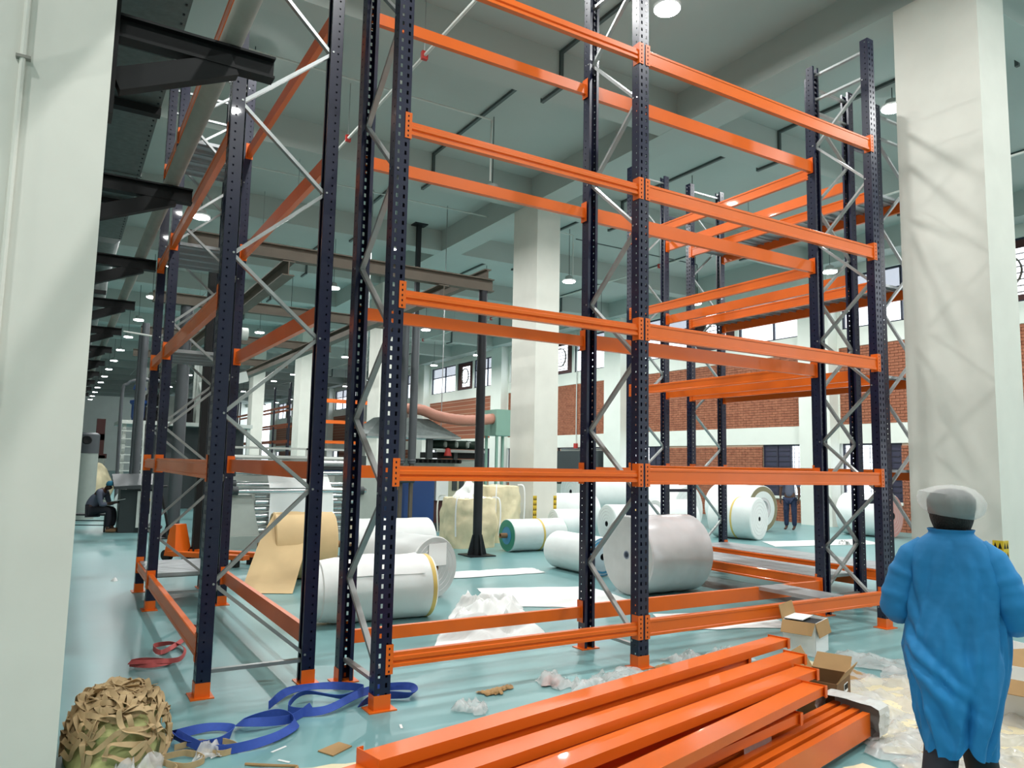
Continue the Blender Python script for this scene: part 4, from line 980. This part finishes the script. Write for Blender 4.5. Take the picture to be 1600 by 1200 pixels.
# ---- sack heaped with tan webbing
sk = MB(); n, kz = 40, 12; SC = (.34, 5.0)
def sack_r(a, k): return 1+.16*noise.noise(Vector((math.cos(a)*1.7, math.sin(a)*1.7, k*.4)))
for k in range(kz+1):
    u = k/kz; z = .30*math.sin(u*PI/2); r = math.cos(u*PI/2)**.55
    for j in range(n):
        a = 2*PI*j/n; q = sack_r(a, k); sk.v.append((.25*r*q*math.cos(a), .36*r*q*math.sin(a), z))
for k in range(kz):
    for j in range(n): sk.f.append((k*n+j, k*n+(j+1) % n, (k+1)*n+(j+1) % n, (k+1)*n+j))
tag(sk.build('sack', M_SACK, smooth=True, loc=(SC[0]+.07, SC[1]-.05, 0)), 'lumpy pale green sack on the floor against the near column', 'sack')
tw = MB(); rr = random.Random(5)
def on_sack(a, e):      # angle, elevation 0..1 over the sack
    r = math.cos(min(e, .97)*PI/2)**.55
    return Vector((SC[0]+.07+.265*r*math.cos(a), SC[1]-.05+.375*r*math.sin(a), .315*math.sin(e*PI/2)+.02))
for s in range(95):
    a = rr.random()*2*PI; e = .05+.9*rr.random()**.85; hd = rr.random()*6.28; turn = rr.uniform(-.9, .9); P = []
    for k in range(rr.choice((6, 8, 10))):
        p = on_sack(a, max(.02, min(1, e))); lift = rr.uniform(0, .035)+(.03 if k % 3 == 1 else 0); P.append(p*1.0+Vector((.3*lift*math.cos(a), .3*lift*math.sin(a), lift)))
        a += .22*math.cos(hd)/(1.15-min(.9, e)); e += .11*math.sin(hd); hd += turn+rr.uniform(-.4, .4)
        if e > 1: e = 1.95-e; a += PI
        if e < .0: e = .05; hd = -hd
    C_ = catmull(P, 6); ph = rr.random()*6
    for k in range(len(C_)-1):
        def rib(i):
            p = C_[i]; d = (C_[min(i+1, len(C_)-1)]-C_[max(i-1, 0)]).normalized(); nr = (p-Vector((SC[0]+.07, SC[1]-.05, -.1))).normalized(); sd = d.cross(nr).normalized()
            t_ = .8*math.sin(ph+i*.17); u = (sd*math.cos(t_)+nr*math.sin(t_)).normalized(); return p-u*.015, p+u*.015
        p0, p1 = rib(k); q0, q1 = rib(k+1); tw.quad(p0, q0, q1, p1)
for (ax, ay) in ((.85, 4.75), (.75, 4.62), (.95, 4.72), (.6, 4.55)):
    P = catmull([(ax-.15, ay+.1, .03), (ax, ay+.12, .03), (ax+.08, ay, .02), (ax-.02, ay-.06, .02), (ax-.12, ay, .03)], 5)
    for k in range(len(P)-1): tw.quad(P[k]-Vector((0, 0, .017)), P[k+1]-Vector((0, 0, .017)), P[k+1]+Vector((0, 0, .017)), P[k]+Vector((0, 0, .017)))
tag(tw.build('tan_webbing_tangle', M_TAN, smooth=True, solid=.003), 'tangled heap of tan webbing straps over the green sack', 'webbing', kind='stuff')
sheet('crumpled greyish plastic bag in front of the green sack', [(.3, 4.52), (.62, 4.48), (.62, 4.72), (.33, 4.75)], .14, 33, M_FILM, 'plastic_bag', 16, 14, .01, None, 'bag', 9)
scrap('small clear film wad beside the blue sling at the sack', .86, 4.7, .08, 131, M_FILM, .1, 'film_scrap', 'film', None, 10, 10, 12)
scrap('wisp of pale fluff caught on the rear post of the front rack', 7.86, 5.5, .07, 141, M_SHEET, .07, 'fluff_wisp', 'fluff', None, 10, 10, 14).location.z = .84

# ============================================================ PEOPLE
def skin(name, nodes, edges, m, parent, root=0, sub=2):
    me = bpy.data.meshes.new(name); me.from_pydata([n[0] for n in nodes], edges, []); me.materials.append(m)
    o = bpy.data.objects.new(name, me); col.objects.link(o); o.parent = parent
    md = o.modifiers.new('skin', 'SKIN'); md.use_smooth_shade = True; md.branch_smoothing = .4
    if not me.skin_vertices: 
        bpy.context.view_layer.objects.active = o
    for i, nd in enumerate(nodes):
        r = nd[1]; me.skin_vertices[0].data[i].radius = r if isinstance(r, tuple) else (r, r); me.skin_vertices[0].data[i].use_root = (i == root)
    s = o.modifiers.new('sub', 'SUBSURF'); s.levels = sub; s.render_levels = sub
    return o
def chain(nodes, edges, start, pts):
    prev = start
    for p, r in pts:
        nodes.append((p, r)); edges.append((prev, len(nodes)-1)); prev = len(nodes)-1
    return prev
def hand(nodes, edges, wrist, wp, fdir, side, palm_n=Vector((0, 0, -1)), sc=1.):
    """palm and five bent fingers grown from the wrist node"""
    fdir = Vector(fdir).normalized(); sd = Vector(side).normalized(); pn = Vector(palm_n)
    c = Vector(wp)+fdir*.05*sc
    nodes.append((tuple(c), (.022*sc, .03*sc))); edges.append((wrist, len(nodes)-1)); pc = len(nodes)-1
    for i, L in enumerate((.075, .085, .08, .062)):
        b = c+fdir*.04*sc+sd*(.027-.018*i)*sc; q1 = b+fdir*L*.5*sc+pn*.008*sc; q2 = b+fdir*L*.8*sc+pn*.03*sc
        chain(nodes, edges, pc, [(tuple(b), .0095*sc), (tuple(q1), .0085*sc), (tuple(q2), .007*sc)])
    b = c-fdir*.015*sc+sd*.035*sc; q1 = b+fdir*.035*sc+sd*.02*sc; q2 = q1+fdir*.03*sc+pn*.01*sc
    chain(nodes, edges, pc, [(tuple(b), .011*sc), (tuple(q1), .0095*sc), (tuple(q2), .008*sc)])

# ---- walking person in a blue gown, seen from behind (local +Y is forward)
PX, PY = 3.56, 1.94; face = math.atan2(.43, .90)-PI/2
t = thing('person', 'person in a blue disposable gown, dark trousers and white hair net walking away', 'person', (PX, PY, 0), face)
nd, ed = [((0, 0, .88), (.13, .10))], []
ch = chain(nd, ed, 0, [((0, .005, 1.05), (.125, .09)), ((0, .0, 1.22), (.14, .10)), ((0, -.01, 1.345), (.11, .075)), ((0, .0, 1.42), .055), ((.0, .015, 1.48), .07), ((.004, .025, 1.545), (.077, .09)), ((.006, .025, 1.6), (.06, .07))])
for s in (-1, 1):
    el = (s*.228, -.01, 1.07); wr_ = (s*.15, .23, 1.08)
    k = chain(nd, ed, 3, [((s*.145, -.01, 1.335), .05), ((s*.195, -.02, 1.2), .044), (el, .04), ((s*.2, .11, 1.06), .034), (wr_, .026)])
    hand(nd, ed, k, wr_, (-s*.5, .85, .1), (0, 0, 1), (-s, 0, 0))
    fy = .16 if s > 0 else -.12
    chain(nd, ed, 0, [((s*.07, 0, .82), .07), ((s*.07, fy*.45, .48), .055), ((s*.09, fy+(-.05 if fy < 0 else 0), .25), .05), ((s*.09, fy-(.06 if fy < 0 else .0), .09), .036), ((s*.095, fy+.06, .045), (.035, .03)), ((s*.1, fy+.15, .035), (.035, .025))])
skin('body', nd, ed, M_SKIN, t)
# ears
MB().lathe([(-.008, 0), (-.008, .025), (.008, .025), (.008, 0)], 12, 'x', (-.085, .03, 1.53)).lathe([(-.008, 0), (-.008, .025), (.008, .025), (.008, 0)], 12, 'x', (.088, .03, 1.53)).build('ear', M_SKIN, t, smooth=True)
MB().prism([(-.012, 1.51), (.012, 1.51), (.008, 1.55)], .105, .135, 'y').build('nose', M_SKIN, t)
# hair below the net
hb = MB(); n = 28
for k in range(7):
    z = 1.44+.10*k/6
    for j in range(n):
        a = PI*.98+PI*1.04*j/(n-1); r = (.089+.008*math.sin(k*.5)-.016*(1-k/6))
        hb.v.append((.004+r*1.02*math.cos(a), .02+r*1.12*math.sin(a), z))
for k in range(6):
    for j in range(n-1): hb.f.append((k*n+j, k*n+j+1, (k+1)*n+j+1, (k+1)*n+j))
hb.build('hair', M_HAIR, t, smooth=True, solid=.012)
inner = MB().lathe([(1.5, .09), (1.54, .1), (1.575, .1), (1.6, .085), (1.618, .055), (1.626, 0)], 24, c=(.004, .02, 0)).build('hair_crown', M_HAIR, t, smooth=True)
cp = MB(); n = 48
for k, (z, a_, b_) in enumerate(((1.498, .093, .105), (1.505, .105, .115), (1.52, .125, .13), (1.545, .137, .142), (1.572, .14, .145), (1.6, .127, .135), (1.622, .098, .108), (1.636, .06, .07), (1.643, .0, .0))):
    for j in range(n):
        a = 2*PI*j/n; pl = 1+.035*math.sin(a*9+k*.6)*(1 if k < 7 else .3)+.03*noise.noise(Vector((math.cos(a)*2, math.sin(a)*2, k*.5)))
        cp.v.append((.004+a_*pl*math.cos(a), .015+b_*pl*math.sin(a), z-.012*math.cos(a)*(1 if k < 6 else 0)))
for k in range(8):
    for j in range(n): cp.f.append((k*n+j, k*n+(j+1) % n, (k+1)*n+(j+1) % n, (k+1)*n+j))
cp.build('hair_net', M_CAP, t, smooth=True)
MB().tube([(.092, .03, 1.52), (.098, .09, 1.515), (.085, .125, 1.515)], .003, 6).tube([(.085, .125, 1.53), (.075, .135, 1.5), (.03, .14, 1.5), (.03, .14, 1.53), (.085, .125, 1.53)], .003, 6).build('glasses', M_BLACK, t)
# gown
gw = MB(); n = 190
CREASE = [(-1.0, .98, .25, .74, .013), (-.9, .86, .35, .66, .012), (.55, 1.12, .38, .72, .011), (-1.15, 1.28, -.75, 1.02, .010), (1.15, 1.24, .8, .92, .010), (-.1, 1.05, .3, .78, .009), (.95, .95, .75, .55, .011), (-.6, .7, -.2, .52, .010), (-.35, .78, .2, .6, .009), (-1.1, .8, -.7, .5, .010), (.0, 1.36, -.15, 1.18, .005), (.45, 1.33, .6, 1.15, .006), (-.55, 1.33, -.65, 1.12, .006)]
def crease(bd, z):
    d_ = 0
    for (b0, z0, b1, z1, A_) in CREASE:
        ux, uz = (b1-b0)*.19, z1-z0; L_ = math.hypot(ux, uz); px_, pz = (bd-b0)*.19, z-z0
        t_ = (px_*ux+pz*uz)/L_/L_; sd = (px_*uz-pz*ux)/L_
        if -.25 < t_ < 1.25:
            e_ = min(1, max(0, 1-abs(t_-.5)*1.4)*2); d_ += A_*e_*(math.exp(-((sd-.02)/.024)**2)-1.1*math.exp(-((sd+.018)/.021)**2))
    return d_
G0 = [(.45, .128, .13), (.55, .148, .142), (.66, .172, .152), (.78, .193, .157), (.9, .203, .156), (1.02, .199, .148), (1.12, .192, .138), (1.22, .189, .128), (1.29, .182, .119), (1.335, .168, .109), (1.37, .146, .098), (1.395, .118, .088), (1.412, .096, .082), (1.425, .089, .08), (1.44, .095, .084)]
G_ = [tuple(v) for v in catmull(G0, 9)]; NR = len(G_)
for k, (z, a_, b_) in enumerate(G_):
    low = max(0., min(1., (1.2-z)/.6)); up_ = min(1., max(0., (1.36-z)/.15))
    for j in range(n):
        a = 2*PI*j/n; ca, sa = math.cos(a), math.sin(a); bd = math.atan2(ca, -sa)     # 0 at centre back
        P1 = Vector((ca*1.6+z*.9, sa*1.6, z*2.1)); P2 = Vector((ca*3.6-z*2.2, sa*3.6, z*3.4+4))
        rg = .55-abs(noise.noise(P1))*2.2; rg2 = .5-abs(noise.noise(P2))*2.2
        f = (.15*rg+.10*rg2)*(.3+.7*low)*up_+.05*low*math.sin(a*5+.8*math.sin(z*7))*(1-.5*low*abs(math.cos(a)))
        zz = z
        if z < .62:
            w_ = (.62-z)/.17; zz += w_*(.05*math.exp(-((bd-.28)/.2)**2)+.012*math.sin(bd*2+.5))
        q = (abs(ca)**2.4+abs(sa)**2.4)**(-1/2.4)
        off = .03*math.exp(-((bd-.28)/.10)**2)*low
        cr = crease(bd, z); gw.v.append((a_*q*ca*(1+f)+cr*ca, b_*q*sa*(1+f)+off-.005+cr*sa, zz))
for k in range(NR-1):
    for j in range(n): gw.f.append((k*n+j, k*n+(j+1) % n, (k+1)*n+(j+1) % n, (k+1)*n+j))
gown = gw.build('gown', M_GOWN, t, smooth=True, solid=.003)
for s in (-1, 1):
    P = catmull([(s*.10, -.005, 1.345), (s*.155, -.015, 1.305), (s*.195, -.025, 1.22), (s*.225, -.03, 1.12), (s*.232, .0, 1.06), (s*.215, .08, 1.045), (s*.185, .17, 1.06), (s*.16, .225, 1.08)], 8)
    rad = []
    for k in range(len(P)):
        u = k/(len(P)-1); rad.append((.058+.014*math.sin(u*PI)-.03*max(0, u-.6)/.4)*(1+.035*math.sin(k*.9)+.05*noise.noise(Vector((k*.35, s, 0)))+.02*math.sin(k*1.7)))
    MB().tube(P, rad, 22).build('sleeve', M_GOWN, gown, smooth=True)
# trousers and shoes
for s in (-1, 1):
    fy = .16 if s > 0 else -.12; y2 = fy+(-.05 if fy < 0 else 0)
    P = catmull([(s*.06, 0, .86), (s*.062, fy*.2, .68), (s*.068, fy*.45, .48), (s*.09, y2, .25), (s*.09, fy-(.06 if fy < 0 else 0), .1)], 6)
    MB().tube(P, [.078-.015*k/(len(P)-1) for k in range(len(P))], 20).build('trouser_leg', M_TROU, t, smooth=True)
    MB().lathe([(-.13, 0), (-.12, .035), (-.05, .045), (.05, .045), (.12, .03), (.135, 0)], 14, 'y', (s*.095, fy+.04, .045)).build('shoe', M_BLACK, t, smooth=True)

# ---- seated person on a bench, far left (local +X is forward)
t = thing('bench', 'low dark steel bench under the seated person', 'bench', (.72, 19.45, 0), math.radians(-25))
MB().box(-.55, .45, -.18, .18, .36, .39).build('seat', M_STEEL, t)
for x in (-.5, .4):
    for y in (-.15, .15): MB().box(x-.015, x+.015, y-.015, y+.015, 0, .36).build('leg', M_STEEL, t)
MB().bar((-.5, -.15, .15), (.4, -.15, .15), .02, .02).bar((-.5, -.15, .25), (.4, -.15, .25), .02, .02).build('stretcher', M_STEEL, t)
t = thing('person', 'seated person in a grey shirt and blue cap bent over papers on the left', 'person', (.72, 19.3, 0), math.radians(-25))
nd, ed = [((0, 0, .48), (.13, .12))], []
chain(nd, ed, 0, [((.06, 0, .66), (.12, .13)), ((.17, 0, .82), (.13, .13)), ((.24, 0, .92), (.09, .1)), ((.3, 0, .96), .05), ((.37, 0, .99), .075), ((.40, 0, 1.04), .08)])
for s in (-1, 1):
    k = chain(nd, ed, 3, [((.24, s*.17, .88), .055), ((.28, s*.2, .72), .042), ((.32, s*.2, .62), .038), ((.44, s*.14, .64), .033), ((.53, s*.09, .66), .025)])
    hand(nd, ed, k, (.53, s*.09, .66), (1, -s*.2, 0), (0, -s, .3), (0, 0, -1))
    chain(nd, ed, 0, [((.05, s*.1, .47), .085), ((.28, s*.12, .5), .075), ((.44, s*.13, .49), .06), ((.45, s*.13, .27), .052), ((.44, s*.13, .09), .036), ((.5, s*.13, .05), .035), ((.6, s*.13, .035), .03)])
skin('body', nd, ed, M_SKIN, t)
nd, ed = [((-.01, 0, .46), (.15, .145))], []
chain(nd, ed, 0, [((.06, 0, .66), (.14, .15)), ((.17, 0, .82), (.15, .15)), ((.235, 0, .905), (.1, .11))])
for s in (-1, 1): chain(nd, ed, 3, [((.24, s*.18, .88), .07), ((.28, s*.21, .72), .058), ((.32, s*.21, .61), .054), ((.42, s*.155, .635), .046)])
skin('shirt', nd, ed, M_SHIRT, t)
nd, ed = [((0, 0, .45), (.14, .14))], []
for s in (-1, 1): chain(nd, ed, 0, [((.08, s*.1, .47), .1), ((.28, s*.12, .5), .09), ((.45, s*.13, .49), .075), ((.455, s*.13, .27), .07), ((.44, s*.13, .12), .06)])
skin('trousers', nd, ed, M_TROU, t)
MB().lathe([(0, .088), (.03, .094), (.07, .082), (.1, .05), (.11, 0)], 20, c=(.395, 0, 1.03)).build('cap', M_CAPB, t, smooth=True)
for s in (-1, 1): MB().lathe([(-.05, 0), (-.04, .04), (.08, .045), (.16, .03), (.18, 0)], 12, 'x', (.46, s*.13, .045)).build('shoe', M_CORE, t, smooth=True)
tag(MB().hexa([(0, -.13, 0), (.3, -.15, .06), (.3, .15, .06), (0, .13, 0), (0, -.13, .01), (.3, -.15, .07), (.3, .15, .07), (0, .13, .01)]).build('papers', M_WHITE, loc=(1.15, 19.05, .68), rz=math.radians(-25)), 'white papers held by the seated person', 'paper')
# ---- person standing by the wall, far right (local +X is forward)
t = thing('person', 'person in a grey shirt and blue trousers standing behind the rolls by the wall', 'person', (17.75, 14.1, 0), math.radians(200))
nd, ed = [((0, 0, .92), (.12, .1))], []
chain(nd, ed, 0, [((.0, 0, 1.1), (.11, .13)), ((0, 0, 1.3), (.1, .15)), ((0, 0, 1.42), (.08, .1)), ((.01, 0, 1.5), .05), ((.02, 0, 1.57), .075), ((.03, 0, 1.66), .08)])
for s in (-1, 1):
    k = chain(nd, ed, 3, [((0, s*.19, 1.39), .055), ((0, s*.25, 1.15), .045), ((.03, s*.26, .95), .036), ((.05, s*.25, .86), .026)])
    hand(nd, ed, k, (.05, s*.25, .86), (.1, 0, -1), (1, 0, 0), (0, -s, 0))
    chain(nd, ed, 0, [((0, s*.1, .85), .09), ((.01, s*.11, .48), .065), ((0, s*.11, .1), .04), ((.05, s*.11, .05), .035), ((.16, s*.11, .035), .03)])
skin('body', nd, ed, M_SKIN, t)
nd, ed = [((0, 0, .88), (.14, .13))], []
chain(nd, ed, 0, [((.0, 0, 1.1), (.125, .15)), ((0, 0, 1.3), (.115, .165)), ((0, 0, 1.41), (.09, .12))])
for s in (-1, 1): chain(nd, ed, 3, [((0, s*.2, 1.39), .07), ((0, s*.25, 1.18), .062)])
skin('shirt', nd, ed, M_SHIRT, t)
nd, ed = [((0, 0, .9), (.13, .13))], []
for s in (-1, 1): chain(nd, ed, 0, [((0, s*.1, .82), .1), ((.01, s*.11, .48), .08), ((0, s*.11, .1), .065)])
skin('trousers', nd, ed, mat('blue_trousers', '1f2c4a', .8), t)
MB().lathe([(-.05, .07), (0, .088), (.05, .08), (.09, .04), (.1, 0)], 18, c=(.025, 0, 1.66)).build('hair', M_HAIR, t, smooth=True)
